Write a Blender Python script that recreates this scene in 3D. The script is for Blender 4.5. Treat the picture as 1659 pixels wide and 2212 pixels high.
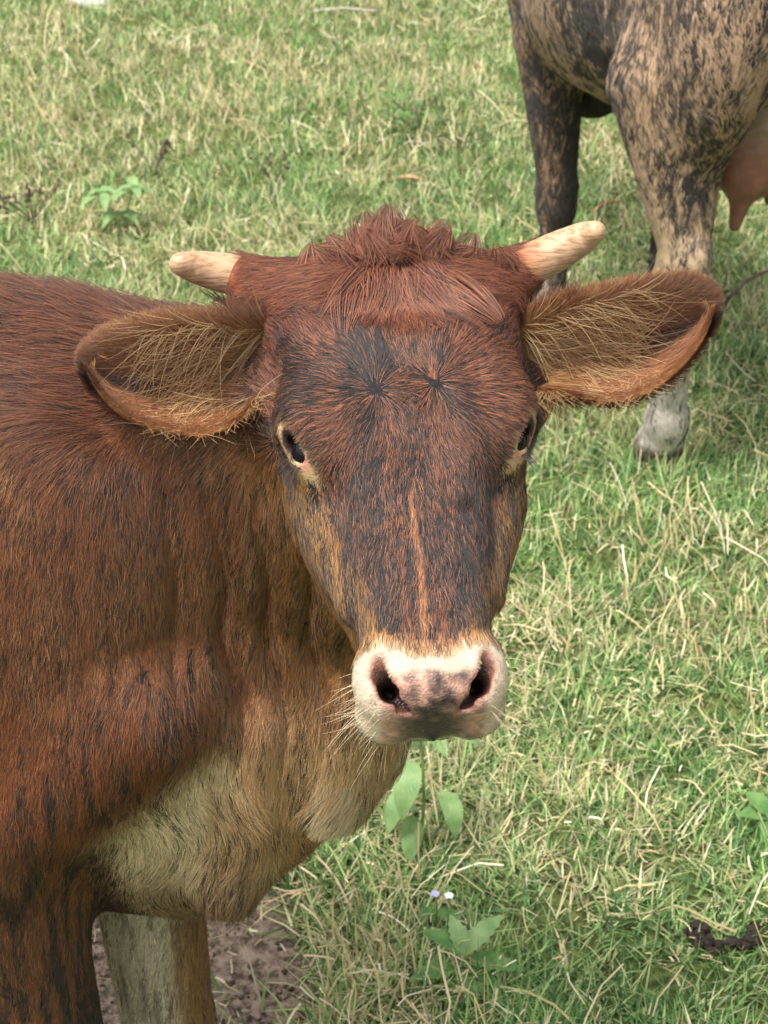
import bpy, math, random, time
import numpy as np
T0 = time.time()
for o in list(bpy.data.objects):
    bpy.data.objects.remove(o)
scene = bpy.context.scene
rng = np.random.default_rng(7)

# ------------------------------------------------------------------ camera, sky, sun, exposure
CAM_H, PITCH, FPX = 1.563, math.radians(28.0), 3324.0      # FPX: focal length in units of a 2212 px high frame
cam_data = bpy.data.cameras.new('camera')
cam = bpy.data.objects.new('camera', cam_data)
scene.collection.objects.link(cam)
cam.location = (0, 0, CAM_H)
cam.rotation_euler = (math.pi / 2 - PITCH, 0, 0)
cam_data.sensor_fit = 'VERTICAL'
cam_data.sensor_height = 24.0
cam_data.lens = 24.0 * FPX / 2212.0
cam_data.clip_start, cam_data.clip_end = 0.05, 200
cam_data.dof.use_dof = True
cam_data.dof.focus_distance = 1.24
cam_data.dof.aperture_fstop = 11.0
scene.camera = cam

world = bpy.data.worlds.new('World')
scene.world = world
world.use_nodes = True
wn = world.node_tree
for n in list(wn.nodes):
    wn.nodes.remove(n)
sky = wn.nodes.new('ShaderNodeTexSky'); sky.sky_type = 'NISHITA'; sky.sun_disc = False
SUN_EL, SUN_AZ = math.radians(64), math.radians(-135)       # azimuth from +Y towards +X
sky.sun_elevation = SUN_EL; sky.sun_rotation = SUN_AZ
sky.air_density = 1.0; sky.dust_density = 5.0; sky.ozone_density = 1.0
hsv = wn.nodes.new('ShaderNodeHueSaturation'); hsv.inputs['Saturation'].default_value = 0.25
bg = wn.nodes.new('ShaderNodeBackground'); bg.inputs['Strength'].default_value = 0.135
wo = wn.nodes.new('ShaderNodeOutputWorld')
wn.links.new(sky.outputs[0], hsv.inputs['Color']); wn.links.new(hsv.outputs[0], bg.inputs[0]); wn.links.new(bg.outputs[0], wo.inputs[0])
sun_d = bpy.data.lights.new('sun', 'SUN'); sun_d.energy = 1.5; sun_d.angle = math.radians(11); sun_d.color = (1, .965, .91)
sun = bpy.data.objects.new('sun', sun_d); scene.collection.objects.link(sun)
from mathutils import Vector
sdir = Vector((math.cos(SUN_EL) * math.sin(SUN_AZ), math.cos(SUN_EL) * math.cos(SUN_AZ), math.sin(SUN_EL)))
sun.rotation_euler = sdir.to_track_quat('Z', 'Y').to_euler()
sun.location = (0, 0, 5)
vs = scene.view_settings
vs.view_transform = 'Standard'; vs.look = 'None'; vs.exposure = 0.97; vs.gamma = 1.0; vs.use_curve_mapping = False
scene.cycles_curves.shape = 'RIBBONS'
scene.cycles_curves.subdivisions = 2
scene.cycles.max_bounces = 6
scene.cycles.transparent_max_bounces = 6
scene.cycles.use_denoising = True

# ------------------------------------------------------------------ helpers
CP, SP = math.cos(PITCH), math.sin(PITCH)
def px_ground(u, v, z=0.0):
    """point on the level z below pixel (u, v) of the 1659 x 2212 frame (used for laying out the ground plan)"""
    yc = (1106 - v) / FPX; xc = (u - 829.5) / FPX
    dz = -SP + CP * yc
    D = (z - CAM_H) / dz
    return np.array([xc * D, D * (CP + SP * yc), z])
def px_depth(u, v, D):
    yc = (1106 - v) / FPX * D
    return np.array([(u - 829.5) / FPX * D, D * CP + SP * yc, CAM_H - SP * D + CP * yc])
def project(p):
    q = np.asarray(p) - np.array([0, 0, CAM_H])
    D = q[..., 1] * CP - q[..., 2] * SP
    yc = q[..., 1] * SP + q[..., 2] * CP
    return 829.5 + q[..., 0] / D * FPX, 1106 - yc / D * FPX, D

def srgb(r, g, b):
    def f(c):
        c /= 255.0
        return c / 12.92 if c <= .04045 else ((c + .055) / 1.055) ** 2.4
    return (f(r), f(g), f(b))
def S(r, g, b): return np.array(srgb(r, g, b), dtype=np.float32)
def lerp(a, b, t): return a + (b - a) * t
def sstep(e0, e1, x):
    t = np.clip((x - e0) / (e1 - e0), 0, 1)
    return t * t * (3 - 2 * t)
def unit(v):
    v = np.asarray(v, dtype=float)
    return v / np.maximum(np.linalg.norm(v, axis=-1, keepdims=True), 1e-9)

_H1, _H2, _H3, _H4 = np.uint32(374761393), np.uint32(668265263), np.uint32(2246822519), np.uint32(3266489917)
def _hash(ix, iy, iz, seed):
    h = ix.astype(np.uint32) * _H1 + iy.astype(np.uint32) * _H2 + iz.astype(np.uint32) * _H3 + np.uint32(seed) * _H4
    h = (h ^ (h >> np.uint32(13))) * np.uint32(1274126177)
    h = (h ^ (h >> np.uint32(16))) * _H3
    h ^= h >> np.uint32(15)
    return (h & np.uint32(0xFFFFFF)).astype(np.float32) / np.float32(0xFFFFFF)
def vnoise(p, seed=0):
    """value noise 0..1 at points p (N,3) in cell units"""
    with np.errstate(over='ignore'):
        fl = np.floor(p); f = (p - fl).astype(np.float32); i = fl.astype(np.int64)
        w = f * f * f * (f * (f * 6 - 15) + 10)
        r = 0
        for dx in (0, 1):
            wx = w[:, 0] if dx else 1 - w[:, 0]
            for dy in (0, 1):
                wy = w[:, 1] if dy else 1 - w[:, 1]
                for dz in (0, 1):
                    wz = w[:, 2] if dz else 1 - w[:, 2]
                    r = r + wx * wy * wz * _hash(i[:, 0] + dx, i[:, 1] + dy, i[:, 2] + dz, seed)
    return r
def fbm(p, seed=0, oct=3, gain=.5):
    a, s, tot = 1.0, 0.0, 0.0
    for k in range(oct):
        s = s + a * vnoise(p * (2.03 ** k), seed + 17 * k); tot += a; a *= gain
    return s / tot

# ---- implicit modelling: smooth unions of anatomical masses, meshed by surface nets
def smin(a, b, k):
    h = np.clip(.5 + .5 * (b - a) / k, 0, 1)
    return b + (a - b) * h - k * h * (1 - h)
def smax(a, b, k): return -smin(-a, -b, k)
def ell(p, c, r, R=None):
    q = p - np.asarray(c, np.float32)
    if R is not None: q = q @ np.asarray(R, np.float32)
    r = np.asarray(r, np.float32)
    q = q / r
    k0 = np.sqrt((q * q).sum(1)) + 1e-6
    g = q / r
    k1 = np.sqrt((g * g).sum(1)) + 1e-6
    return k0 * (k0 - 1) / k1
def rcone(p, a, b, ra, rb, sc=None):
    a = np.asarray(a, np.float32); b = np.asarray(b, np.float32)
    if sc is not None:
        sc = np.asarray(sc, np.float32); p = p * sc; a = a * sc; b = b * sc
    ba = b - a; pa = p - a
    t = np.clip((pa @ ba) / (ba @ ba), 0, 1)
    d = pa - t[:, None] * ba
    return np.sqrt((d * d).sum(1)) - (ra + t * (rb - ra))
def table(rows, n=400, blur=9):
    rows = np.array(rows, float)
    xs = np.linspace(rows[0, 0], rows[-1, 0], n)
    cols = [np.interp(xs, rows[:, 0], rows[:, i]) for i in range(1, rows.shape[1])]
    k = np.hanning(blur + 2)[1:-1]; k /= k.sum()
    out = []
    for c in cols:
        cc = np.concatenate([np.full(blur, c[0]), c, np.full(blur, c[-1])])
        out.append(np.convolve(cc, k, 'same')[blur:-blur])
    return xs, out
def rot_axis(axis, ang):
    a = unit(axis); K = np.array([[0, -a[2], a[1]], [a[2], 0, -a[0]], [-a[1], a[0], 0]])
    return np.eye(3) + math.sin(ang) * K + (1 - math.cos(ang)) * K @ K

def surface_nets(f, axes, coarse=5, band=2.6):
    """mesh the zero set of f on a rectilinear (possibly non-uniform) grid"""
    X, Y, Z = [np.asarray(a, np.float32) for a in axes]
    def pad(a):
        n = (-(len(a) - 1)) % coarse
        return np.concatenate([a, a[-1] + (a[-1] - a[-2]) * np.arange(1, n + 1, dtype=np.float32)])
    X, Y, Z = pad(X), pad(Y), pad(Z)
    nx, ny, nz = len(X), len(Y), len(Z)
    cx, cy, cz = X[::coarse], Y[::coarse], Z[::coarse]
    G = np.stack(np.meshgrid(cx, cy, cz, indexing='ij'), -1).reshape(-1, 3)
    fc = f(G).reshape(len(cx), len(cy), len(cz))
    dx = np.gradient(cx)[:, None, None]; dy = np.gradient(cy)[None, :, None]; dz = np.gradient(cz)[None, None, :]
    diag = np.sqrt(dx * dx + dy * dy + dz * dz)
    act = np.abs(fc) < band * diag
    F = np.repeat(np.repeat(np.repeat(np.sign(fc).astype(np.float32), coarse, 0), coarse, 1), coarse, 2)[:nx, :ny, :nz]
    h = coarse // 2
    F = np.ascontiguousarray(F)
    m = np.repeat(np.repeat(np.repeat(act, coarse, 0), coarse, 1), coarse, 2)[:nx, :ny, :nz]
    m2 = m.copy()
    for ax in range(3):
        m2 |= np.roll(m, -coarse, ax)
    idx = np.flatnonzero(m2)
    out = np.empty(len(idx), np.float32)
    CH = 400000
    for s in range(0, len(idx), CH):
        ii = idx[s:s + CH]
        i, r = np.divmod(ii, ny * nz); j, k = np.divmod(r, nz)
        out[s:s + CH] = f(np.stack([X[i], Y[j], Z[k]], 1))
    F.reshape(-1)[idx] = out
    neg = F < 0
    c = np.zeros((nx - 1, ny - 1, nz - 1), np.int8)
    for a in (0, 1):
        for b in (0, 1):
            for d in (0, 1):
                c += neg[a:nx - 1 + a, b:ny - 1 + b, d:nz - 1 + d]
    cell = (c > 0) & (c < 8)
    ci = np.flatnonzero(cell)
    i, r = np.divmod(ci, (ny - 1) * (nz - 1)); j, k = np.divmod(r, nz - 1)
    vid = np.full(cell.shape, -1, np.int32); vid.reshape(-1)[ci] = np.arange(len(ci))
    pos = np.zeros((len(ci), 3), np.float32); cnt = np.zeros(len(ci), np.float32)
    corner = lambda a, b, d: (F[i + a, j + b, k + d], np.stack([X[i + a], Y[j + b], Z[k + d]], 1))
    cs = {(a, b, d): corner(a, b, d) for a in (0, 1) for b in (0, 1) for d in (0, 1)}
    for (a, b, d) in cs:
        for ax in range(3):
            e = [a, b, d]
            if e[ax]: continue
            e[ax] = 1
            f0, p0 = cs[(a, b, d)]; f1, p1 = cs[tuple(e)]
            mm = (f0 < 0) != (f1 < 0)
            t = np.where(mm, f0 / np.where(mm, f0 - f1, 1), 0)
            pos += np.where(mm[:, None], p0 + t[:, None] * (p1 - p0), 0); cnt += mm
    pos /= cnt[:, None]
    quads = []
    for ax in range(3):
        sl0 = [slice(1, -1)] * 3; sl1 = [slice(1, -1)] * 3
        sl0[ax] = slice(0, -1); sl1[ax] = slice(1, None)
        n0 = neg[tuple(sl0)]; n1 = neg[tuple(sl1)]
        a = np.argwhere(n0 != n1)
        if not len(a): continue
        flip = n0[a[:, 0], a[:, 1], a[:, 2]]
        off = np.ones(3, int); off[ax] = 0
        a = a + off
        u, v = (ax + 1) % 3, (ax + 2) % 3
        def at(du, dv):
            q = a.copy(); q[:, u] -= du; q[:, v] -= dv
            return vid[q[:, 0], q[:, 1], q[:, 2]]
        q = np.stack([at(1, 1), at(0, 1), at(0, 0), at(1, 0)], 1)
        q = np.where(flip[:, None], q, q[:, ::-1])
        quads.append(q)
    quads = np.concatenate(quads)
    quads = quads[(quads >= 0).all(1)]
    return pos, quads
def grad(f, p, e=.0015):
    g = np.empty_like(p)
    for a in range(3):
        d = np.zeros(3, np.float32); d[a] = e
        g[:, a] = (f(p + d) - f(p - d)) / (2 * e)
    return g
def snap(f, p, n=2, lim=.004):
    for _ in range(n):
        v = f(p); g = grad(f, p)
        st = v[:, None] * g / np.maximum((g * g).sum(1), .05)[:, None]
        L = np.linalg.norm(st, axis=1, keepdims=True)
        p = p - st * np.minimum(1, lim / np.maximum(L, 1e-9))
    return p, unit(grad(f, p)).astype(np.float32)

# ---- linking
COL = scene.collection
def link(o, parent=None):
    COL.objects.link(o)
    if parent is not None: o.parent = parent
    return o
def mesh_np(name, V, Q, mat, parent=None, smooth=True, color=None, extra=None):
    """one mesh object out of numpy arrays; Q is (n,3) or (n,4)"""
    me = bpy.data.meshes.new(name)
    V = np.ascontiguousarray(V, np.float32); Q = np.ascontiguousarray(Q, np.int32)
    me.vertices.add(len(V)); me.vertices.foreach_set('co', V.reshape(-1))
    k = Q.shape[1]
    me.loops.add(Q.size); me.loops.foreach_set('vertex_index', Q.reshape(-1))
    me.polygons.add(len(Q)); me.polygons.foreach_set('loop_start', np.arange(0, Q.size, k, dtype=np.int32))
    if smooth: me.polygons.foreach_set('use_smooth', np.ones(len(Q), bool))
    if color is not None:
        c = np.ones((len(V), 4), np.float32); c[:, :3] = color
        a = me.color_attributes.new('tint', 'FLOAT_COLOR', 'POINT'); a.data.foreach_set('color', c.reshape(-1))
    for nm, val in (extra or {}).items():
        a = me.attributes.new(nm, 'FLOAT', 'POINT'); a.data.foreach_set('value', np.ascontiguousarray(val, np.float32))
    me.update(); me.validate()
    o = bpy.data.objects.new(name, me)
    if mat is not None: me.materials.append(mat)
    return link(o, parent)
def mesh_py(name, V, Fc, mat, parent=None, smooth=True):
    me = bpy.data.meshes.new(name); me.from_pydata([tuple(map(float, v)) for v in V], [], Fc)
    if smooth:
        for p in me.polygons: p.use_smooth = True
    o = bpy.data.objects.new(name, me)
    if mat is not None: me.materials.append(mat)
    return link(o, parent)
def empty(name, loc=(0, 0, 0)):
    o = bpy.data.objects.new(name, None); o.location = loc; o.empty_display_size = .1
    return link(o)
def tag(o, label, cat, group=None, kind=None):
    o['label'] = label
    if cat: o['category'] = cat
    if group: o['group'] = group
    if kind: o['kind'] = kind
    return o
def strands(name, P, rad, color, mat, parent=None):
    """P (N,K,3) strand points, rad (N,) or (N,K) radius, color (N,3)"""
    N, K, _ = P.shape
    hc = bpy.data.hair_curves.new(name)
    hc.add_curves([K] * N)
    hc.position_data.foreach_set('vector', np.ascontiguousarray(P, np.float32).reshape(-1))
    r = np.asarray(rad, np.float32)
    if r.ndim == 1:
        r = r[:, None] * np.linspace(1, .25, K, dtype=np.float32)[None]
    ra = hc.attributes.get('radius') or hc.attributes.new('radius', 'FLOAT', 'POINT')
    ra.data.foreach_set('value', np.ascontiguousarray(r, np.float32).reshape(-1))
    c = np.ones((N, 4), np.float32); c[:, :3] = color
    ca = hc.attributes.new('tint', 'FLOAT_COLOR', 'CURVE'); ca.data.foreach_set('color', c.reshape(-1))
    hc.materials.append(mat)
    o = bpy.data.objects.new(name, hc)
    return link(o, parent)
def sample_surface(V, Q, Nn, n, w=None, r=rng):
    """n random points on a quad mesh: positions and normals"""
    a, b, c, d = (V[Q[:, i]] for i in range(4))
    ar = np.linalg.norm(np.cross(c - a, d - b), axis=1) * .5
    if w is not None: ar = ar * w
    cs = np.cumsum(ar); fi = np.searchsorted(cs, r.random(n) * cs[-1]); fi = np.minimum(fi, len(Q) - 1)
    u = r.random(n).astype(np.float32)[:, None]; v = r.random(n).astype(np.float32)[:, None]
    q = Q[fi]
    w0, w1, w2, w3 = (1 - u) * (1 - v), u * (1 - v), u * v, (1 - u) * v
    p = w0 * V[q[:, 0]] + w1 * V[q[:, 1]] + w2 * V[q[:, 2]] + w3 * V[q[:, 3]]
    nn = unit(w0 * Nn[q[:, 0]] + w1 * Nn[q[:, 1]] + w2 * Nn[q[:, 2]] + w3 * Nn[q[:, 3]]).astype(np.float32)
    return p, nn
def grow(p, n, flow, length, lift, K=5, jitter=.25, droop=0.0, r=rng, wave=0.0):
    """strands that leave the skin at an angle and lie over along flow"""
    N = len(p)
    fl = flow - (flow * n).sum(1, keepdims=True) * n
    fl = unit(fl + jitter * (r.random((N, 3)) - .5) * 2)
    fl = unit(fl - (fl * n).sum(1, keepdims=True) * n)
    L = np.broadcast_to(length, (N,)) * (.7 + .6 * r.random(N))
    li = np.broadcast_to(lift, (N,)) * (.6 + .8 * r.random(N))
    side = np.cross(n, fl); wv = (r.random(N) - .5) * wave
    P = np.empty((N, K, 3), np.float32)
    for k in range(K):
        t = k / (K - 1)
        along = L * t
        up = L * li * (1 - (1 - t) ** 2) * .7
        P[:, k] = p + fl * along[:, None] + n * (up - .0008)[:, None] + side * (wv * L * t * t)[:, None]
        P[:, k, 2] -= droop * L * t * t
    return P

# ---- materials
def new_mat(name):
    m = bpy.data.materials.new(name); m.use_nodes = True
    nt = m.node_tree
    for n in list(nt.nodes): nt.nodes.remove(n)
    out = nt.nodes.new('ShaderNodeOutputMaterial'); b = nt.nodes.new('ShaderNodeBsdfPrincipled')
    nt.links.new(b.outputs[0], out.inputs[0])
    return m, nt, b
def mat_tint(name, rough=.6, spec=.3, noise=None, bump=None, sheen=0.0, trans=0.0, sss=0.0, coat=0.0):
    """colour attribute 'tint' varied by noise nodes; noise=(scale, amount), bump=(scale, strength, distance)"""
    m, nt, b = new_mat(name)
    at = nt.nodes.new('ShaderNodeAttribute'); at.attribute_name = 'tint'
    col = at.outputs['Color']
    tc = nt.nodes.new('ShaderNodeTexCoord')
    if noise:
        no = nt.nodes.new('ShaderNodeTexNoise'); no.inputs['Scale'].default_value = noise[0]; no.inputs['Detail'].default_value = 4
        nt.links.new(tc.outputs['Object'], no.inputs['Vector'])
        mr = nt.nodes.new('ShaderNodeMapRange'); mr.inputs[1].default_value = .25; mr.inputs[2].default_value = .75
        mr.inputs[3].default_value = 1 - noise[1]; mr.inputs[4].default_value = 1 + noise[1]
        nt.links.new(no.outputs[0], mr.inputs[0])
        mx = nt.nodes.new('ShaderNodeMix'); mx.data_type = 'RGBA'; mx.blend_type = 'MULTIPLY'; mx.inputs[0].default_value = 1
        nt.links.new(col, mx.inputs[6]); nt.links.new(mr.outputs[0], mx.inputs[7]); col = mx.outputs[2]
    nt.links.new(col, b.inputs['Base Color'])
    b.inputs['Roughness'].default_value = rough; b.inputs['Specular IOR Level'].default_value = spec
    if sheen: b.inputs['Sheen Weight'].default_value = sheen
    if coat: b.inputs['Coat Weight'].default_value = coat; b.inputs['Coat Roughness'].default_value = .25
    if sss:
        b.inputs['Subsurface Weight'].default_value = sss; b.inputs['Subsurface Scale'].default_value = .004
        b.inputs['Subsurface Radius'].default_value = (1, .4, .25)
    if trans:
        tr = nt.nodes.new('ShaderNodeBsdfTranslucent'); ms = nt.nodes.new('ShaderNodeMixShader'); ms.inputs[0].default_value = trans
        nt.links.new(col, tr.inputs[0]); nt.links.new(b.outputs[0], ms.inputs[1]); nt.links.new(tr.outputs[0], ms.inputs[2])
        nt.links.new(ms.outputs[0], nt.nodes['Material Output'].inputs[0])
    if bump:
        no = nt.nodes.new('ShaderNodeTexNoise'); no.inputs['Scale'].default_value = bump[0]; no.inputs['Detail'].default_value = 3
        nt.links.new(tc.outputs['Object'], no.inputs['Vector'])
        bp = nt.nodes.new('ShaderNodeBump'); bp.inputs['Strength'].default_value = bump[1]; bp.inputs['Distance'].default_value = bump[2]
        nt.links.new(no.outputs[0], bp.inputs['Height']); nt.links.new(bp.outputs[0], b.inputs['Normal'])
    return m
# ------------------------------------------------------------------ the calf: implicit body
# body frame: M on the ground between the forelegs, axis fB forward, lB to the animal's left (away from the camera)
BM = np.array([-.31, 1.27, 0.0]); FB = unit([.985, -.17, 0]); LB = np.array([-FB[1], FB[0], 0.0])
BA = np.stack([FB, LB, [0, 0, 1]], 1).astype(np.float32)
def to_body(p): return (p - BM.astype(np.float32)) @ BA
def from_body(q): return np.asarray(q, float) @ BA.T + BM
# head frame: x to the viewer's right, l down the face, n out of the face
HS = .93
HO = px_depth(890, 915, 1.165)
_th, _ps, _ro = math.radians(23), math.radians(3.8), math.radians(3.2)
_R = np.array([1., 0, 0]); _U = np.array([0, SP, CP]); _N = -np.array([0, CP, -SP])
_ex = math.cos(_ro) * _R + math.sin(_ro) * _U; _el = -math.cos(_ro) * _U + math.sin(_ro) * _R
_e2 = math.cos(_th) * _el + math.sin(_th) * _N; _n2 = math.cos(_th) * _N - math.sin(_th) * _el
_Y = rot_axis(-_el, _ps)                                       # turned to the viewer's right
HA = (_Y @ np.stack([_ex, _e2, _n2], 1)).astype(np.float32)
def to_head(p): return ((p - HO.astype(np.float32)) @ HA) / np.float32(HS)
def from_head(q): return (np.asarray(q, float) * HS) @ HA.T + HO

_hx, _hc = table([  # l, half width, n top, n bottom
    (-.190, .0, -.085, -.09), (-.184, .05, -.065, -.11), (-.17, .092, -.044, -.13), (-.14, .107, -.022, -.165), (-.10, .107, -.006, -.19),
    (-.06, .104, .003, -.2), (-.02, .098, .004, -.205), (.03, .081, .002, -.2), (.08, .0645, -.003, -.18),
    (.13, .0555, -.008, -.152), (.17, .0515, -.011, -.13), (.2, .051, -.016, -.118), (.225, .045, -.03, -.105), (.246, .0, -.06, -.08)], blur=21)
def head_loft(h):
    x, l, n = h[:, 0], h[:, 1], h[:, 2]
    a = np.interp(l, _hx, _hc[0]).astype(np.float32) + 1e-4
    tp = np.interp(l, _hx, _hc[1]).astype(np.float32); bt = np.interp(l, _hx, _hc[2]).astype(np.float32)
    nc = tp + .42 * (bt - tp)
    b = np.where(n > nc, tp - nc, nc - bt) + 1e-4
    dn = np.abs(n - nc) / b
    below = np.clip((nc - n) / b, 0, 1)
    aa = a * (1 - .38 * below * below)
    e = np.where(n > nc, 2.7, 2.2).astype(np.float32)
    q = ((np.abs(x) / aa) ** e + dn ** e) ** (1 / e)
    over = np.maximum(0, np.maximum(_hx[0] - l, l - _hx[-1]))
    return (q - 1) * np.minimum(aa, b) + over
SGN = (-1, 1)
EYE = {s: np.array([s * .0755, .001, -.0485]) for s in SGN}     # eyeball centres, head frame
EYE_R = .0195
EYE_DIR = {s: unit([s * .74, -.02, .67]) for s in SGN}
def eye_frame(s):
    d = EYE_DIR[s]; sl = unit([-s * .35, .92, .0]); sl = unit(sl - (sl @ d) * d); up = np.cross(d, sl)
    return np.stack([sl, up, d], 1)
NOSTRIL = {s: [np.array(v) * [s, 1, 1] for v in ((.0425, .195, -.015), (.0415, .206, -.018), (.0350, .2165, -.025), (.0255, .2245, -.033), (.0165, .2290, -.038))] for s in SGN}
NR = (.0030, .0054, .0070, .0060, .0028)
def head_f(h, carve=True):
    f = head_loft(h)
    f = smin(f, ell(h, (0, -.172, -.065), (.075, .028, .045)), .03)
    for s in SGN:
        f = smin(f, rcone(h, (s * .055, -.155, -.085), (s * .128, -.1945, -.081), .047, .0195), .03)   # horn core under skin
        f = smin(f, ell(h, (s * .080, -.020, -.047), (.026, .040, .036)), .025)                     # orbit
        f = smin(f, rcone(h, (s * .064, -.045, -.024), (s * .091, -.022, -.044), .016, .014), .016)  # brow
        f = smin(f, rcone(h, (s * .071, .035, -.085), (s * .055, .12, -.07), .017, .013), .03)     # facial crest
        f = smin(f, ell(h, (s * .050, .01, -.13), (.045, .095, .07)), .04)                          # cheek
        f = smin(f, rcone(h, (s * .048, .02, -.18), (s * .018, .19, -.108), .03, .021), .03)        # lower jaw
    for s in SGN: f = smin(f, ell(h, (s * .098, -.075, -.115), (.035, .036, .03)), .03)              # ear root
    f = f + .006 * np.exp(-((np.abs(h[:, 0]) - .060) / .016) ** 2 - ((h[:, 1] - .048) / .028) ** 2) - .003 * np.exp(-(h[:, 0] / .02) ** 2 - ((h[:, 1] - .10) / .05) ** 2)
    fm = ell(h, (0, .204, -.052), (.046, .036, .042))                                               # nose plate
    for s in SGN:
        fm = smin(fm, ell(h, (s * .035, .203, -.047), (.0265, .034, .034)), .010)                   # nostril wing
        fm = smin(fm, ell(h, (s * .032, .222, -.078), (.028, .022, .024)), .016)                    # upper lip
    f = smin(f, fm, .014)
    f = smin(f, ell(h, (0, .212, -.102), (.034, .026, .022)), .014)                                 # chin
    f = f + .003 * np.exp(-((h[:, 0] / .016) ** 2 + ((h[:, 1] - .243) / .012) ** 2))               # philtrum
    for s in SGN:
        ns = NOSTRIL[s]
        nst = rcone(h, ns[0], ns[1], NR[0], NR[1])
        for k in range(1, len(ns) - 1):
            nst = smin(nst, rcone(h, ns[k], ns[k + 1], NR[k], NR[k + 1]), .004)
        nst = smin(nst, rcone(h, ns[2], ns[2] + np.array([-s * .002, -.004, -.026]), .0062, .005), .006)
        if not carve: continue
        f = smax(f, -nst, .005)
        E = eye_frame(s)
        c = EYE[s] + EYE_DIR[s] * .017
        f = smax(f, -ell(h, c, (.0148, .0092, .02), E), .004)
        rim = ell(h, EYE[s], (EYE_R + .004,) * 3)                                                   # lids hug the ball
        cut = ell(h, c, (.0142, .0087, .022), E)
        f = smin(f, smax(rim, -cut, .002), .005)
    return f

_tx, _tc = table([  # s, half width, z top, z bottom
    (-1.06, .0, .95, .85), (-1.04, .09, 1.0, .78), (-.98, .15, 1.04, .70), (-.85, .2, 1.065, .6), (-.6, .235, 1.07, .5), (-.35, .235, 1.07, .475),
    (-.15, .195, 1.075, .46), (-.03, .152, 1.092, .45), (.05, .132, 1.068, .455), (.14, .1, .99, .52), (.19, .05, .95, .62), (.2, .0, .82, .74)], blur=25)
def loft_s(q, xs, cs, e=2.3, taper=0.0):
    s, t, z = q[:, 0], q[:, 1], q[:, 2]
    a = np.interp(s, xs, cs[0]).astype(np.float32) + 1e-4
    tp = np.interp(s, xs, cs[1]).astype(np.float32); bt = np.interp(s, xs, cs[2]).astype(np.float32)
    c = .5 * (tp + bt); b = .5 * (tp - bt) + 1e-4
    up = np.clip((z - c) / b, 0, 1)
    a = a * (1 - taper * up)
    q2 = ((np.abs(t) / a) ** e + (np.abs(z - c) / b) ** e) ** (1 / e)
    over = np.maximum(0, np.maximum(xs[0] - s, s - xs[-1]))
    return (q2 - 1) * np.minimum(a, b) + over
_dx, _dc = table([  # dewlap: s, half thickness, z top, z bottom
    (.0, .05, .8, .46), (.10, .066, .85, .425), (.15, .066, .9, .438), (.2, .062, .95, .48), (.25, .056, .95, .535), (.3, .05, .95, .585), (.335, .042, .96, .645), (.352, .034, .95, .72), (.364, .024, .93, .79), (.372, .0, .9, .87)], blur=21)
NJ = to_body(from_head([(0, -.09, -.135)]).astype(np.float32))[0]
LEGS = {-1: -.03, 1: .035}
def body_f(q):
    f = loft_s(q, _tx, _tc, 2.2, .35)
    f = smin(f, rcone(q, (.0, 0, .90), (NJ[0] - .02, NJ[1] * .9, NJ[2] - .06), .098, .082, (1, 1, .64)), .06)       # neck
    f = smin(f, loft_s(q, _dx, _dc, 2.0), .05)                                                            # dewlap
    f = smin(f, rcone(q, (.205, -.045, .70), (.165, -.048, .50), .022, .022), .04)                         # folds of the dewlap
    f = smin(f, rcone(q, (.285, -.030, .72), (.268, -.032, .61), .020, .020), .04)
    f = smin(f, rcone(q, (.30, NJ[1] * .5, .86), (.36, NJ[1], .93), .055, .06), .05)                       # throat
    def add(f, sel, fn):
        i = np.flatnonzero(sel)
        if len(i): f[i] = fn(f[i], q[i])
    def fore(f, q):
        for s in SGN:
            o = LEGS[s]
            f = smin(f, ell(q, (.01, s * .098, .85), (.11, .050, .19), rot_axis((0, 1, 0), .25)), .05)        # shoulder blade
            f = smin(f, rcone(q, (.115 + o * .4, s * .090, .735), (-.02 + o, s * .108, .60), .058, .066), .05)  # upper arm
            f = smin(f, rcone(q, (-.022 + o, s * .095, .56), (o + .0, s * .082, .19), .07, .054), .03)      # forearm
            f = smin(f, ell(q, (o + .004, s * .08, .17), (.046, .046, .045)), .02)                            # knee
            f = smin(f, rcone(q, (o + .0, s * .078, .15), (o - .002, s * .074, .1), .027, .024), .02)
            f = smin(f, ell(q, (o, s * .073, .085), (.032, .031, .03)), .015)
            f = smin(f, rcone(q, (o + .01, s * .072, .06), (o + .035, s * .072, .022), .028, .033), .012)
        return f
    def hind(f, q):
        for s in SGN:
            f = smin(f, ell(q, (-.9, s * .13, .8), (.16, .085, .24)), .06)                                    # thigh
            f = smin(f, rcone(q, (-.88, s * .13, .66), (-1.0, s * .115, .45), .085, .046), .05)
            f = smin(f, rcone(q, (-1.0, s * .115, .45), (-.975, s * .11, .12), .036, .027), .03)
            f = smin(f, rcone(q, (-.97, s * .11, .09), (-.94, s * .11, .022), .03, .034), .012)
        return smin(f, rcone(q, (-1.05, 0, 1.0), (-1.1, 0, .45), .024, .016), .03)                          # tail
    f = f.astype(np.float32)
    add(f, (q[:, 0] > -.3) & (q[:, 0] < .4), fore)
    add(f, q[:, 0] < -.6, hind)
    f = smax(f, -(q[:, 2] - .0), .004)
    return f
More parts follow.
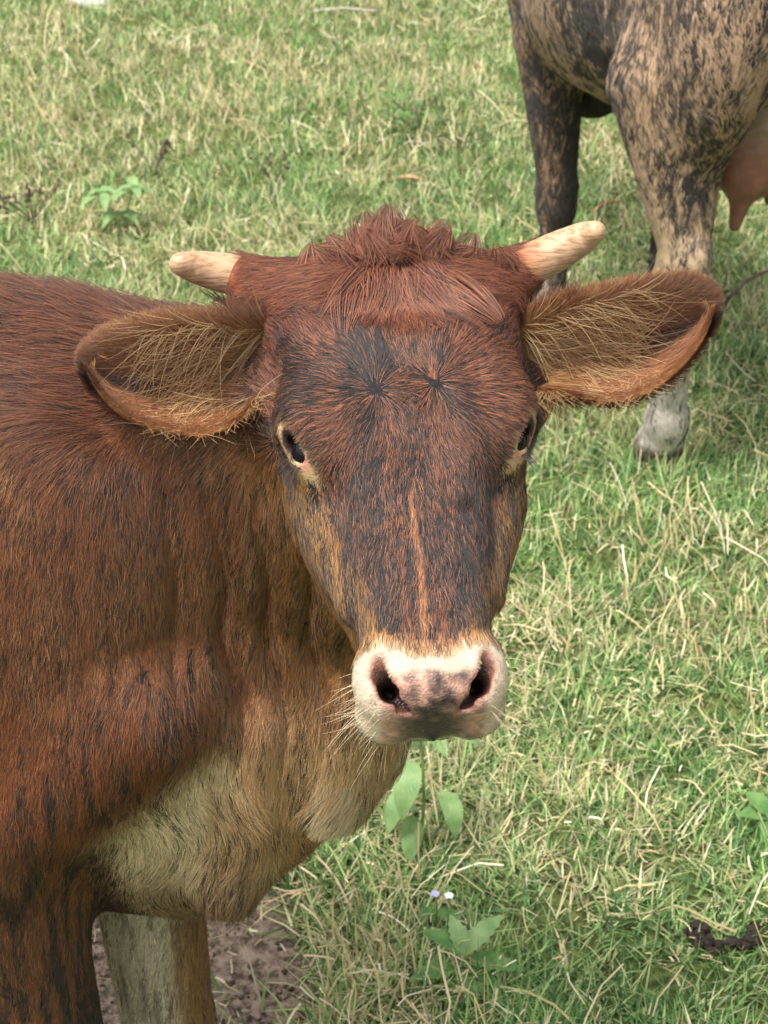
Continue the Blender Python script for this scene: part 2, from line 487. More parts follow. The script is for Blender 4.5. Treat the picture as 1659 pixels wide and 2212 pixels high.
def calf_f(p):
    q = to_body(p); h = to_head(p)
    fh = np.full(len(p), 1.0, np.float32)
    dh = np.sqrt((h * h).sum(1)); far = dh > .42
    fh[far] = dh[far] - .27
    fh[~far] = head_f(h[~far]); fh *= np.float32(HS)
    # skin folds of the neck behind the cheek
    fb = body_f(q).astype(np.float32)
    near = np.clip(1.6 * (1 - np.abs(q[:, 0] - .225) / .11), 0, 1) * np.clip((q[:, 2] - .64) / .14, 0, 1) * np.clip((1.02 - q[:, 2]) / .12, 0, 1) * (q[:, 1] < .05)
    ph = (q[:, 0] + .30 * (q[:, 2] - .8) ** 2 + .008 * np.sin(q[:, 2] * 17) + .004 * np.sin(q[:, 2] * 41)) * np.pi / .038
    fb = fb + .0095 * near * (1 - np.abs(np.sin(ph))) ** 2.2
    return smin(fh, fb, .035).astype(np.float32)
def axis(segs):
    out = [segs[0][0]]
    for a, b, h in segs:
        n = max(1, int(round((b - a) / h))); out += list(a + (b - a) * np.arange(1, n + 1) / n)
    return np.array(out, np.float32)
ax_x = axis([(-1.50, -.75, .012), (-.75, -.2, .007), (-.2, .19, .003)])
ax_y = axis([(.84, 1.33, .003), (1.33, 1.80, .009)])
ax_z = axis([(-.02, .35, .010), (.35, .76, .006), (.76, 1.16, .003), (1.16, 1.18, .005)])
t = time.time()
CV, CQ = surface_nets(calf_f, (ax_x, ax_y, ax_z))
print('calf nets', CV.shape, CQ.shape, time.time() - t)
CV, CN = snap(calf_f, CV)
print('snapped', time.time() - t)

# ------------------------------------------------------------------ horns, eyes, ears
def tube(path, rad, n=20, cap=True):
    """closed tapered tube along path (K,3) with radii (K,) -> verts, faces"""
    path = np.asarray(path, float); K = len(path)
    tg = unit(np.gradient(path, axis=0)); up = np.array([0, 0, 1.0]) if abs(tg[0, 2]) < .9 else np.array([1.0, 0, 0])
    V, Fc = [], []
    side = unit(np.cross(tg[0], up))
    for k in range(K):
        side = unit(side - (side @ tg[k]) * tg[k]); bn = np.cross(tg[k], side)
        for j in range(n):
            a = 2 * math.pi * j / n
            V.append(path[k] + rad[k] * (math.cos(a) * side + math.sin(a) * bn))
    for k in range(K - 1):
        for j in range(n):
            Fc.append((k * n + j, k * n + (j + 1) % n, (k + 1) * n + (j + 1) % n, (k + 1) * n + j))
    if cap:
        V.append(path[0]); V.append(path[-1]); a, b = len(V) - 2, len(V) - 1
        for j in range(n):
            Fc.append((a, (j + 1) % n, j)); Fc.append((b, (K - 1) * n + j, (K - 1) * n + (j + 1) % n))
    return V, Fc
def smooth_path(pts, n):
    pts = np.asarray(pts, float); t = np.linspace(0, len(pts) - 1, n); out = []
    P = np.vstack([2 * pts[0] - pts[1], pts, 2 * pts[-1] - pts[-2]])
    for x in t:
        i = min(int(x), len(pts) - 2); f = x - i; a, b, c, d = P[i:i + 4]
        out.append(.5 * (2 * b + (c - a) * f + (2 * a - 5 * b + 4 * c - d) * f * f + (3 * b - a - 3 * c + d) * f ** 3))
    return np.array(out)
HORN = {-1: [(-.085, -.178, -.083), (-.131, -.1984, -.0849), (-.1598, -.2029, -.0783), (-.1777, -.2018, -.0679), (-.1871, -.1985, -.058)],
        1: [(.088, -.173, -.076), (.1361, -.1955, -.075), (.1625, -.2032, -.0648), (.1778, -.2043, -.052), (.1839, -.2021, -.041)]}
HORN_R = (.0205, .0190, .0168, .0138, .0100)
def horn_geo(s):
    c = from_head(HORN[s]); p = smooth_path(c, 34); r = np.interp(np.linspace(0, 4, 34), range(5), HORN_R) * HS * 1.02
    tip = unit(p[-1] - p[-2]); q = [p]; rr = [r]
    for a in (.35, .62, .82, .94, .995):
        q.append((p[-1] + tip * r[-1] * a)[None]); rr.append([r[-1] * math.sqrt(1 - a * a)])
    return tube(np.vstack(q), np.concatenate(rr), 28)
def ear_geo(T, B, depth, back=.0045, ns=46, nt=26, curl=.0):
    T = smooth_path(T, ns); B = smooth_path(B, ns)
    away = unit(np.array([0, CP, -SP]))
    s = np.linspace(0, 1, ns)[:, None]; tt = np.linspace(0, 1, nt)[None]
    d = np.interp(s[:, 0], np.linspace(0, 1, len(depth)), depth)[:, None]
    P = T[:, None] * (1 - tt)[..., None] + B[:, None] * tt[..., None]
    cup = (1 - np.abs(2 * tt ** 1.7 - 1) ** 2.4)
    P = P + (d * cup)[..., None] * away
    N = np.cross(np.gradient(P, axis=0), np.gradient(P, axis=1)); N = unit(N)
    if (N @ away).mean() > 0: N = -N
    return P, N

_pd = lambda L: np.array([px_depth(*a) for a in L])
EAR = {-1: (_pd([(640, 712, 1.30), (585, 700, 1.27), (500, 690, 1.25), (400, 688, 1.235), (310, 702, 1.228), (240, 728, 1.23), (208, 755, 1.234), (194, 782, 1.238)]),
            _pd([(640, 830, 1.30), (575, 850, 1.27), (520, 905, 1.24), (440, 938, 1.22), (355, 930, 1.212), (275, 897, 1.214), (222, 850, 1.224), (196, 806, 1.236)])),
       1: (_pd([(1100, 705, 1.30), (1150, 688, 1.285), (1220, 655, 1.27), (1310, 630, 1.262), (1400, 614, 1.262), (1475, 610, 1.265), (1518, 628, 1.27), (1532, 655, 1.275)]),
           _pd([(1100, 830, 1.30), (1160, 842, 1.285), (1230, 852, 1.265), (1310, 866, 1.25), (1390, 848, 1.248), (1462, 797, 1.254), (1512, 735, 1.264), (1532, 685, 1.273)]))}
def ear_mesh(s):
    T, B = EAR[s]
    P, N = ear_geo(T, B, (.005, .024, .038, .042, .040, .034, .022, .006))
    ns, nt = P.shape[:2]
    th = (.0035 + .006 * np.clip(1 - np.linspace(0, 1, ns) * 3, 0, 1) - .0022 * np.clip((np.linspace(0, 1, ns) - .8) * 5, 0, 1))[:, None, None]
    back = P - N * th
    V = np.concatenate([P.reshape(-1, 3), back.reshape(-1, 3)])
    I = np.arange(ns * nt).reshape(ns, nt); o = ns * nt
    Q = [np.stack([I[:-1, :-1], I[1:, :-1], I[1:, 1:], I[:-1, 1:]], -1).reshape(-1, 4)]
    Q.append(Q[0][:, ::-1] + o)
    for a in (I[0], I[-1], I[:, 0], I[:, -1]):
        Q.append(np.stack([a[:-1], a[1:], a[1:] + o, a[:-1] + o], -1))
    return V, np.concatenate(Q), P, N
# ------------------------------------------------------------------ ground, soil, grass
def terrain(x, y):
    x = np.asarray(x, float); y = np.asarray(y, float)
    d = np.maximum(0, y - 4.5)
    z = .0875 * (np.sqrt(d * d + .16) - .4)
    return z + .012 * np.sin(x * 1.7 + .6) * np.sin(y * 1.3) * np.clip((y - 1.9) / 2, 0, 1) * (np.hypot(x - .7, y - 3.7) > 0)
SOIL = px_ground(545, 2075)[:2]
def soil_mask(x, y):
    """1 on the trodden bare earth under the calf's chest"""
    q = np.stack([x * 9, y * 9, 0 * x], -1).reshape(-1, 3)
    wob = (vnoise(q.astype(np.float32), 201) - .5).reshape(np.shape(x)) * .35
    d = np.hypot((x - SOIL[0] + .14) / .27, (y - SOIL[1] + .06) / .27) + wob
    return sstep(1.0, .72, d)
xs = np.concatenate([np.linspace(-40, -4, 18), np.linspace(-3.8, 3.8, 150), np.linspace(4, 40, 18)])
ys = np.concatenate([np.linspace(-12, .8, 14), np.linspace(.9, 9, 170), np.linspace(9.3, 80, 40)])
GX, GY = np.meshgrid(xs, ys, indexing='ij')
q = np.stack([GX * 40, GY * 40, 0 * GX], -1).reshape(-1, 3).astype(np.float32)
GZ = terrain(GX, GY) + (vnoise(q, 3).reshape(GX.shape) - .5) * .012 * (np.abs(GX) < 3.8)
I = np.arange(GX.size).reshape(GX.shape)
Qg = np.stack([I[:-1, :-1], I[1:, :-1], I[1:, 1:], I[:-1, 1:]], -1).reshape(-1, 4)
m, nt, b = new_mat('pasture_soil')
at = nt.nodes.new('ShaderNodeAttribute'); at.attribute_name = 'soil'
tc = nt.nodes.new('ShaderNodeTexCoord')
n1 = nt.nodes.new('ShaderNodeTexNoise'); n1.inputs['Scale'].default_value = 60; n1.inputs['Detail'].default_value = 6; nt.links.new(tc.outputs['Object'], n1.inputs['Vector'])
r1 = nt.nodes.new('ShaderNodeValToRGB'); r1.color_ramp.elements[0].position = .38; r1.color_ramp.elements[0].color = (*srgb(70, 76, 44), 1); r1.color_ramp.elements[1].position = .62; r1.color_ramp.elements[1].color = (*srgb(116, 128, 72), 1)
r2 = nt.nodes.new('ShaderNodeValToRGB'); r2.color_ramp.elements[0].position = .36; r2.color_ramp.elements[0].color = (*srgb(98, 82, 70), 1); r2.color_ramp.elements[1].position = .60; r2.color_ramp.elements[1].color = (*srgb(178, 156, 138), 1)
for r in (r1, r2): nt.links.new(n1.outputs[0], r.inputs[0])
mx = nt.nodes.new('ShaderNodeMix'); mx.data_type = 'RGBA'; nt.links.new(at.outputs['Fac'], mx.inputs[0]); nt.links.new(r1.outputs[0], mx.inputs[6]); nt.links.new(r2.outputs[0], mx.inputs[7])
nt.links.new(mx.outputs[2], b.inputs['Base Color']); b.inputs['Roughness'].default_value = .95; b.inputs['Specular IOR Level'].default_value = .1
n2 = nt.nodes.new('ShaderNodeTexNoise'); n2.inputs['Scale'].default_value = 140; n2.inputs['Detail'].default_value = 5; nt.links.new(tc.outputs['Object'], n2.inputs['Vector'])
bp = nt.nodes.new('ShaderNodeBump'); bp.inputs['Strength'].default_value = .9; bp.inputs['Distance'].default_value = .012; nt.links.new(n2.outputs[0], bp.inputs['Height']); nt.links.new(bp.outputs[0], b.inputs['Normal'])
gr = mesh_np('ground', np.stack([GX, GY, GZ], -1).reshape(-1, 3), Qg, m, extra={'soil': soil_mask(GX, GY).reshape(-1)})
gr['kind'] = 'structure'

def scatter(n, y0, y1, power, r):
    """points over the seen wedge of pasture; denser near the camera"""
    t = r.random(n); y = y0 + (y1 - y0) * t ** power
    half = .42 * y + .45
    return (r.random(n) * 2 - 1) * half, y
def blades(x, y, h, w, az, lean, bend, col, K=3, z0=0.0, twist=None):
    """flat curved blades -> verts, tris, colours; K rows"""
    n = len(x); z = terrain(x, y) + z0
    dx, dy = np.cos(az), np.sin(az); sx, sy = -np.sin(az), np.cos(az)
    V = np.empty((n, 2 * K - 1, 3), np.float32); C = np.empty((n, 2 * K - 1, 3), np.float32)
    for k in range(K):
        t = k / (K - 1)
        a = lean + bend * t
        out = h * (np.sin(lean) * t + .5 * bend * np.cos(lean) * t * t); up = h * (np.cos(lean) * t - .5 * bend * np.sin(lean) * t * t - .12 * bend * bend * t * t)
        px, py, pz = x + dx * out, y + dy * out, z + np.maximum(up, -.01)
        ww = w * (1 - t) ** .6 * (.8 + .6 * t * (1 - t)) * .5
        sh = np.float32(.8 + .3 * t)
        if k < K - 1:
            V[:, 2 * k] = np.stack([px - sx * ww, py - sy * ww, pz], 1); V[:, 2 * k + 1] = np.stack([px + sx * ww, py + sy * ww, pz], 1)
            C[:, 2 * k] = col; C[:, 2 * k + 1] = col
        else:
            V[:, 2 * k] = np.stack([px, py, pz], 1); C[:, 2 * k] = col
    tri = []
    for k in range(K - 2):
        a = 2 * k; tri += [(a, a + 1, a + 3), (a, a + 3, a + 2)]
    a = 2 * (K - 2); tri.append((a, a + 1, a + 2))
    T = (np.arange(n)[:, None, None] * (2 * K - 1) + np.array(tri)[None]).reshape(-1, 3)
    return V.reshape(-1, 3), T, C.reshape(-1, 3)
def patch(x, y, f, seed): return fbm(np.stack([x * f, y * f, 0 * x], 1).astype(np.float32), seed, 3)
M_GRASS = mat_tint('grass_blade', rough=.55, spec=.25, trans=.35)
M_STRAW = mat_tint('dry_straw', rough=.7, spec=.2, trans=.15)
r5 = np.random.default_rng(21)
NG = 350000
gx, gy = scatter(NG, 1.05, 9.5, 1.35, r5)
NO = 170000                                                   # thinner, coarser sward to either side and beyond
oy = -.5 + 15.5 * r5.random(NO) ** 1.25; ox = (r5.random(NO) * 2 - 1) * (.75 * np.maximum(oy, 0) + 2.0)
ok = (np.abs(ox) > .42 * oy + .40) | (oy < 1.1) | (oy > 9.4)
far_set = np.concatenate([np.zeros(NG, bool), np.ones(ok.sum(), bool)])
gx = np.concatenate([gx, ox[ok]]); gy = np.concatenate([gy, oy[ok]]); NG = len(gx)
keep = r5.random(NG) > soil_mask(gx, gy) * .97
d1 = patch(gx, gy, 3.2, 211); d2 = patch(gx, gy, 11, 213)
keep &= r5.random(NG) < .22 + 1.45 * sstep(.28, .62, d2)
gx, gy, d1, d2, far_set = gx[keep], gy[keep], d1[keep], d2[keep], far_set[keep]; n = len(gx)
tall = sstep(.52, .70, patch(gx, gy, 2.1, 215))
for (hu, hv, hr) in ((1418, 1010, .22), (1180, 690, .25), (1280, 930, .30), (600, 655, .45)):
    hp = px_ground(hu, hv); tall = np.maximum(tall, 1.25 * sstep(hr, hr * .4, np.hypot(gx - hp[0], gy - hp[1])))
dist = np.hypot(gx, gy)
gh = (.026 + .044 * r5.random(n) + .050 * tall * r5.random(n)) * (1 + .05 * (dist - 2))
gw = (.0026 + .0034 * r5.random(n) ** 1.5) * (1 + .10 * np.clip(dist - 2, 0, 6))
gw = np.where(far_set, gw * 2.0, gw); gh = np.where(far_set, gh * 1.25, gh)
pal = np.array([S(112, 150, 82), S(140, 174, 102), S(72, 110, 58), S(166, 190, 122), S(192, 206, 146), S(100, 144, 94)])
base = pal[r5.integers(0, len(pal), n)]
dry = np.clip(.07 + .38 * sstep(.42, .66, d1) + .22 * np.clip((gy - 3.2) / 3.5, 0, 1), 0, 1)
isd = r5.random(n) < dry
straw = np.array([S(216, 202, 160), S(194, 180, 136), S(230, 220, 184), S(174, 170, 124)])
base = np.where(isd[:, None], straw[r5.integers(0, 4, n)], base) * (.5 + .75 * r5.random(n) + .25 * sstep(.3, .7, d2))[:, None]
V, T, C = blades(gx, gy, gh, gw, r5.random(n) * 2 * np.pi, .25 + .9 * r5.random(n), r5.normal(.5, .5, n), base)
g = mesh_np('grass', V, T, M_GRASS, color=C, smooth=False)
tag(g, 'short green pasture grass covering the slope around both animals', 'grass', kind='stuff')
# dry stolons and straw lying on the sward: kinked strips
NS = 44000
sx_, sy_ = scatter(NS, 1.15, 9.3, 1.3, r5)
pp = patch(sx_, sy_, 2.6, 221); keep = r5.random(NS) < .18 + 1.0 * sstep(.42, .66, pp)
keep &= r5.random(NS) > soil_mask(sx_, sy_) * .9
sx_, sy_ = sx_[keep], sy_[keep]; n = len(sx_)
K = 4
az = r5.random(n) * 2 * np.pi; Ls = (.010 + .085 * r5.random(n) ** 3.4) * (1 + .06 * np.hypot(sx_, sy_)); ws = (.0012 + .0018 * r5.random(n)) * (1 + .10 * np.clip(sy_ - 2, 0, 6))
px, py, pz = sx_.copy(), sy_.copy(), terrain(sx_, sy_) + .018 + .035 * r5.random(n)
tilt = r5.normal(.05, .35, n); up = r5.random(n) < .16
for (hu, hv, hr) in ((1290, 1180, .38), (1500, 1080, .30), (1620, 1300, .25), (90, 330, .6), (560, 300, .7)):
    hp = px_ground(hu, hv); up |= (np.hypot(sx_ - hp[0], sy_ - hp[1]) < hr) & (r5.random(n) < .55)
Ls = np.where(up, Ls * 1.5 + .01, Ls)
if True:
    pass
tilt = np.where(up, .7 + .6 * r5.random(n), tilt)
V = np.empty((n, 2 * K, 3), np.float32)
for k in range(K):
    V[:, 2 * k] = np.stack([px - np.sin(az) * ws * .5, py + np.cos(az) * ws * .5, pz], 1); V[:, 2 * k + 1] = np.stack([px + np.sin(az) * ws * .5, py - np.cos(az) * ws * .5, pz + ws * .4], 1)
    st = Ls / (K - 1) * (.6 + .8 * r5.random(n))
    px = px + np.cos(az) * np.cos(tilt) * st; py = py + np.sin(az) * np.cos(tilt) * st; pz = np.maximum(pz + np.sin(tilt) * st, terrain(px, py) + .008)
    az = az + np.where(r5.random(n) < .12, r5.normal(0, .9, n), r5.normal(0, .16, n)); tilt = tilt + r5.normal(-.08, .3, n)
tri = []
for k in range(K - 1): a = 2 * k; tri += [(a, a + 1, a + 3), (a, a + 3, a + 2)]
T = (np.arange(n)[:, None, None] * (2 * K) + np.array(tri)[None]).reshape(-1, 3)
sc_ = np.array([S(226, 210, 168), S(212, 192, 150), S(238, 228, 194), S(196, 172, 130), S(224, 202, 162), S(204, 188, 134)])[r5.integers(0, 6, n)] * (.75 + .4 * r5.random(n))[:, None]
o = mesh_np('straw_litter', V.reshape(-1, 3), T, M_STRAW, color=np.repeat(sc_, 2 * K, 0), smooth=False)
tag(o, 'pale dry straw and dead runners lying scattered over the grass', 'straw', kind='stuff')
# crumbs of earth on the bare patch
NCr = 6000
cx_ = SOIL[0] - .10 + r5.normal(0, .22, NCr); cy_ = SOIL[1] - .02 + r5.normal(0, .18, NCr)
kp = soil_mask(cx_, cy_) > .25; cx_, cy_ = cx_[kp], cy_[kp]; n = len(cx_)
oc = np.array([(1, 0, 0), (-1, 0, 0), (0, 1, 0), (0, -1, 0), (0, 0, 1), (0, 0, -1)], float)
of = np.array([(0, 2, 4), (2, 1, 4), (1, 3, 4), (3, 0, 4), (2, 0, 5), (1, 2, 5), (3, 1, 5), (0, 3, 5)])
rad = .0012 + .0055 * r5.random(n) ** 4
V = np.stack([cx_, cy_, terrain(cx_, cy_) + rad * .3], 1)[:, None] + oc[None] * rad[:, None, None] * (.6 + .6 * r5.random((n, 6, 1)))
cr = np.where((r5.random(n) < .3)[:, None], S(96, 82, 72), S(166, 146, 130)) * (.7 + .5 * r5.random(n))[:, None]
o = mesh_np('soil_crumbs', V.reshape(-1, 3), (np.arange(n)[:, None, None] * 6 + of[None]).reshape(-1, 3), M_STRAW, color=np.repeat(cr, 6, 0), smooth=False)
tag(o, 'loose crumbs of pinkish earth on the bare patch below the calf', 'soil', kind='stuff')
print('grass', time.time() - T0)

# ------------------------------------------------------------------ broad-leaved weeds
def mat_leaf(name, c0, c1):
    m, nt, b = new_mat(name)
    tc = nt.nodes.new('ShaderNodeTexCoord'); no = nt.nodes.new('ShaderNodeTexNoise'); no.inputs['Scale'].default_value = 40; no.inputs['Detail'].default_value = 4
    nt.links.new(tc.outputs['Object'], no.inputs['Vector'])
    rp = nt.nodes.new('ShaderNodeValToRGB'); rp.color_ramp.elements[0].position = .35; rp.color_ramp.elements[0].color = (*c0, 1); rp.color_ramp.elements[1].position = .65; rp.color_ramp.elements[1].color = (*c1, 1)
    nt.links.new(no.outputs[0], rp.inputs[0]); nt.links.new(rp.outputs[0], b.inputs['Base Color']); b.inputs['Roughness'].default_value = .5
    tr = nt.nodes.new('ShaderNodeBsdfTranslucent'); ms = nt.nodes.new('ShaderNodeMixShader'); ms.inputs[0].default_value = .3
    nt.links.new(rp.outputs[0], tr.inputs[0]); nt.links.new(b.outputs[0], ms.inputs[1]); nt.links.new(tr.outputs[0], ms.inputs[2]); nt.links.new(ms.outputs[0], nt.nodes['Material Output'].inputs[0])
    wv = nt.nodes.new('ShaderNodeTexWave'); wv.inputs['Scale'].default_value = 75; wv.inputs['Distortion'].default_value = 9; nt.links.new(tc.outputs['Object'], wv.inputs['Vector'])
    bp = nt.nodes.new('ShaderNodeBump'); bp.inputs['Strength'].default_value = .3; bp.inputs['Distance'].default_value = .001; nt.links.new(wv.outputs[0], bp.inputs['Height']); nt.links.new(bp.outputs[0], b.inputs['Normal'])
    return m
M_LEAF_LIGHT = mat_leaf('leaf_light', srgb(122, 158, 94), srgb(158, 186, 124)); M_LEAF_MID = mat_leaf('leaf_mid', srgb(92, 134, 72), srgb(126, 164, 94)); M_LEAF_DARK = mat_leaf('leaf_dark', srgb(62, 96, 58), srgb(88, 122, 74))
def mat_plain(name, c, rough=.8, sc=60, amt=.35):
    m, nt, b = new_mat(name)
    tc = nt.nodes.new('ShaderNodeTexCoord'); no = nt.nodes.new('ShaderNodeTexNoise'); no.inputs['Scale'].default_value = sc; no.inputs['Detail'].default_value = 5
    nt.links.new(tc.outputs['Object'], no.inputs['Vector'])
    rp = nt.nodes.new('ShaderNodeValToRGB'); rp.color_ramp.elements[0].position = .3; rp.color_ramp.elements[0].color = (*[v * (1 - amt) for v in c], 1); rp.color_ramp.elements[1].position = .7; rp.color_ramp.elements[1].color = (*[min(1, v * (1 + amt)) for v in c], 1)
    nt.links.new(no.outputs[0], rp.inputs[0]); nt.links.new(rp.outputs[0], b.inputs['Base Color']); b.inputs['Roughness'].default_value = rough
    bp = nt.nodes.new('ShaderNodeBump'); bp.inputs['Strength'].default_value = .5; bp.inputs['Distance'].default_value = .003; nt.links.new(no.outputs[0], bp.inputs['Height']); nt.links.new(bp.outputs[0], b.inputs['Normal'])
    return m
M_STEM = mat_plain('weed_stem', srgb(120, 146, 84)); M_TWIG = mat_plain('dry_twig', srgb(88, 72, 58)); M_DEAD = mat_plain('dead_leaf', srgb(170, 134, 96)); M_DUNG = mat_plain('dung', srgb(52, 40, 34), .95, 150, .5)
M_WHITE = mat_plain('white_stone', srgb(236, 236, 232), .8, 30, .12); M_PETAL = mat_plain('petal', srgb(240, 240, 236), .6, 20, .05); M_BLUE = mat_plain('blue_petal', srgb(176, 184, 216), .6, 20, .08); M_GREYWOOD = mat_plain('grey_wood', srgb(176, 166, 150), .85, 40, .3)
r6 = np.random.default_rng(33)
def leaf_mesh(name, Lf, W, droop=.4, fold=.25, teeth=0, mat=None, parent=None, base=(0, 0, 0), az=0, el=.5, wob=.1):
    n = 12 if teeth else 8; V = []; Fc = []
    for i in range(n + 1):
        t = i / n; w = W * .5 * (math.sin(math.pi * t ** .8) ** .85 if 0 < t < 1 else .02)
        if teeth and 0 < t < 1: w *= 1 + teeth * (1 if i % 2 else -.8)
        r_ = Lf * t; a = el - droop * 2 * t
        x = Lf * (math.sin(el) - math.sin(a)) / (2 * droop) if abs(droop) > 1e-3 else r_ * math.cos(el)
        z = Lf * (math.cos(a) - math.cos(el)) / (2 * droop) if abs(droop) > 1e-3 else r_ * math.sin(el)
        o_ = wob * W * math.sin(t * 7 + az)
        for s, up in ((-1, fold), (0, 0), (1, fold)):
            V.append((x, s * w + o_ * .3, z + up * w))
    for i in range(n):
        for s in (0, 1):
            a = i * 3 + s; Fc.append((a, a + 1, a + 4, a + 3))
    ca, sa = math.cos(az), math.sin(az)
    V = [(base[0] + ca * x - sa * y, base[1] + sa * x + ca * y, base[2] + z) for x, y, z in V]
    return mesh_py(name, V, Fc, mat, parent)
def stem_mesh(name, pts, r0, r1, mat, parent, n=6):
    p = smooth_path(pts, max(4, 3 * len(pts))); V, Fc = tube(p, np.linspace(r0, r1, len(p)), n)
    return mesh_py(name, V, Fc, mat, parent)
def weed(name, loc, label, cat, leaves, stems, lm, sm=None, group=None):
    """leaves: (base xyz, azimuth deg, elevation deg, length, width, droop, teeth)"""
    e = empty(name, tuple(map(float, loc)))
    tag(e, label, cat, group)
    for st in stems: stem_mesh('stem', st[0], st[1], st[2], sm or M_STEM, e)
    for lf in leaves:
        leaf_mesh('leaf', lf[3], lf[4], lf[5], .3, lf[6] if len(lf) > 6 else 0, lf[7] if len(lf) > 7 else lm, e, lf[0], math.radians(lf[1]), math.radians(lf[2]))
    return e
def G(u, v):
    p = px_ground(u, v); 
    for _ in range(6):
        p = px_ground(u, v, float(terrain(p[0], p[1])))
    return p
# pale rosette weed left, beyond the calf's back
p = G(262, 505)
lv = []
for (cx0, cz0, n0) in ((-.045, .13, 8), (.05, .145, 8), (.0, .06, 7)):
    for k in range(n0):
        az = k * 137.5 + cz0 * 700
        lv.append(((cx0, 0, cz0 - .01 + .004 * k), az, 30 - k * 4 + r6.normal(0, 8), .115 - .006 * k, .036 - .001 * k, .55))
weed('broadleaf_weed', p, 'pale green bushy weed with narrow leaves beyond the calf\'s back', 'weed', lv, [([(0, 0, 0), (-.02, 0, .06), (-.045, .0, .14)], .004, .0025), ([(0, 0, 0), (.025, 0, .07), (.05, .0, .16)], .004, .0025)], M_LEAF_LIGHT)
# leafy weed standing below the muzzle
p = G(905, 1850)
lv = [((-.01, -.01, .19), -105, 0, .100, .040, .80), ((.03, 0, .125), -60, 0, .085, .034, .9), ((-.015, 0, .13), -125, 5, .085, .034, .85), ((.02, .01, .215), 0, 25, .085, .034, .75),
      ((0, 0, .20), 60, 30, .07, .03, .5), ((0, 0, .20), 150, 25, .075, .03, .6), ((-.01, 0, .08), -95, -5, .08, .034, .7), ((0, 0, .09), 180, 10, .07, .028, .6), ((.01, 0, .225), -60, 30, .06, .026, .6), ((0, 0, .23), 200, 45, .05, .024, .4)]
weed('broadleaf_weed', p, 'light green weed with drooping pointed leaves right below the calf\'s muzzle', 'weed', lv, [([(0, 0, 0), (.006, 0, .11), (0, .004, .235)], .0035, .002)], M_LEAF_LIGHT)
# toothed weed at the bottom of the picture
p = G(1000, 2125)
lv = [((0, 0, .03), 205, 25, .085, .036, .35, .18), ((0, 0, .035), -75, 5, .062, .040, .35, .18), ((0, 0, .04), -10, 15, .085, .034, .3, .18), ((.0, 0, .05), 35, 48, .080, .030, .35, .16, M_LEAF_LIGHT),
      ((0, 0, .05), 110, 50, .06, .026, .3, .16, M_LEAF_LIGHT), ((0, 0, .03), 250, 5, .06, .032, .3, .18), ((.0, 0, .04), -35, 5, .06, .03, .4, .18), ((0, 0, .05), 160, 45, .07, .03, .4, .16)]
weed('broadleaf_weed', p, 'green weed with toothed leaves in the grass at the bottom', 'weed', lv, [([(0, 0, 0), (.004, .002, .03), (0, 0, .055)], .003, .002)], M_LEAF_MID)
# small flowering weed just behind it
def flower(loc, label, mat, parts):
    e = empty('wild_flower', tuple(map(float, loc))); tag(e, label, 'flower', None)
    stem_mesh('stem', [(0, 0, 0), (.004, .002, .03), (.0, .0, .062)], .0012, .0008, M_STEM, e)
    for k in range(parts): leaf_mesh('petal', .0085, .0085, .5, .35, 0, mat, e, (0, 0, .062), math.radians(k * 360 / parts + 20), math.radians(50))
    for k in range(4): leaf_mesh('leaf', .032, .018, .35, .3, .1, M_LEAF_MID, e, (0, 0, .012 + .008 * k), math.radians(90 * k + 30), math.radians(25))
flower(G(968, 2010), 'tiny white wildflower above the toothed weed', M_PETAL, 5)
flower(G(938, 2006), 'tiny pale blue wildflower beside the white one', M_BLUE, 4)
# broad leaves at the right edge
p = G(1652, 1800)
weed('broadleaf_weed', p, 'small round-leaved weed at the right edge of the grass', 'weed', [((0, 0, .03), 190, 30, .05, .035, .3), ((0, 0, .035), 130, 40, .05, .034, .3), ((0, 0, .03), 260, 15, .05, .035, .3), ((0, 0, .03), 20, 25, .05, .033, .3)], [([(0, 0, 0), (.002, 0, .02), (0, 0, .036)], .002, .0015)], M_LEAF_MID)
# sparse woody weeds with a few leaves
def twiggy(loc, label, n, hgt, spread, leafy, sm, lm, seeds=False):
    e = empty('twiggy_weed', tuple(map(float, loc))); tag(e, label, 'weed')
    for k in range(n):
        a = r6.random() * 6.28; s = spread * (.4 + .8 * r6.random()); h = hgt * (.6 + .6 * r6.random())
        pts = [(0, 0, 0), (.35 * s * math.cos(a), .35 * s * math.sin(a), .5 * h), (s * math.cos(a), s * math.sin(a), h)]
        stem_mesh('stem', pts, .0028, .0012, sm, e, 5)
        if leafy:
            for j in range(4):
                t = .45 + .18 * j; az = math.degrees(a) + (70 if j % 2 else -70) + r6.normal(0, 20)
                leaf_mesh('leaf', .05 + .025 * r6.random(), .02, .35, .3, 0, lm, e, (t * s * math.cos(a), t * s * math.sin(a), h * min(1, t)), math.radians(az), math.radians(20 + r6.normal(0, 20)))
        if seeds:
            V, Fc = [], []
            for j in range(5):
                c = np.array(pts[-1]) * (.8 + .06 * j) + r6.normal(0, .006, 3); r_ = .006 + .004 * r6.random(); b0 = len(V)
                V += [c + np.array(d) * r_ for d in oc]; Fc += [tuple(int(i) + b0 for i in f) for f in of]
            mesh_py('seed_head', V, Fc, sm, e, False)
    return e
twiggy(G(905, 290), 'twiggy green weed with dark stems left of the brindled cow\'s legs', 7, .17, .22, True, M_TWIG, M_LEAF_MID)
twiggy(G(1010, 330), 'low scrambling weed with dark twigs near the brindled cow\'s front leg', 6, .12, .20, True, M_TWIG, M_LEAF_DARK)
twiggy(G(75, 490), 'dead brown weed with dry seed heads at the left edge', 9, .14, .10, False, M_TWIG, M_LEAF_DARK, True)
twiggy(G(335, 385), 'thin dry weed with brown seed heads above the pale bushy weed', 5, .12, .09, False, M_TWIG, M_LEAF_DARK, True)
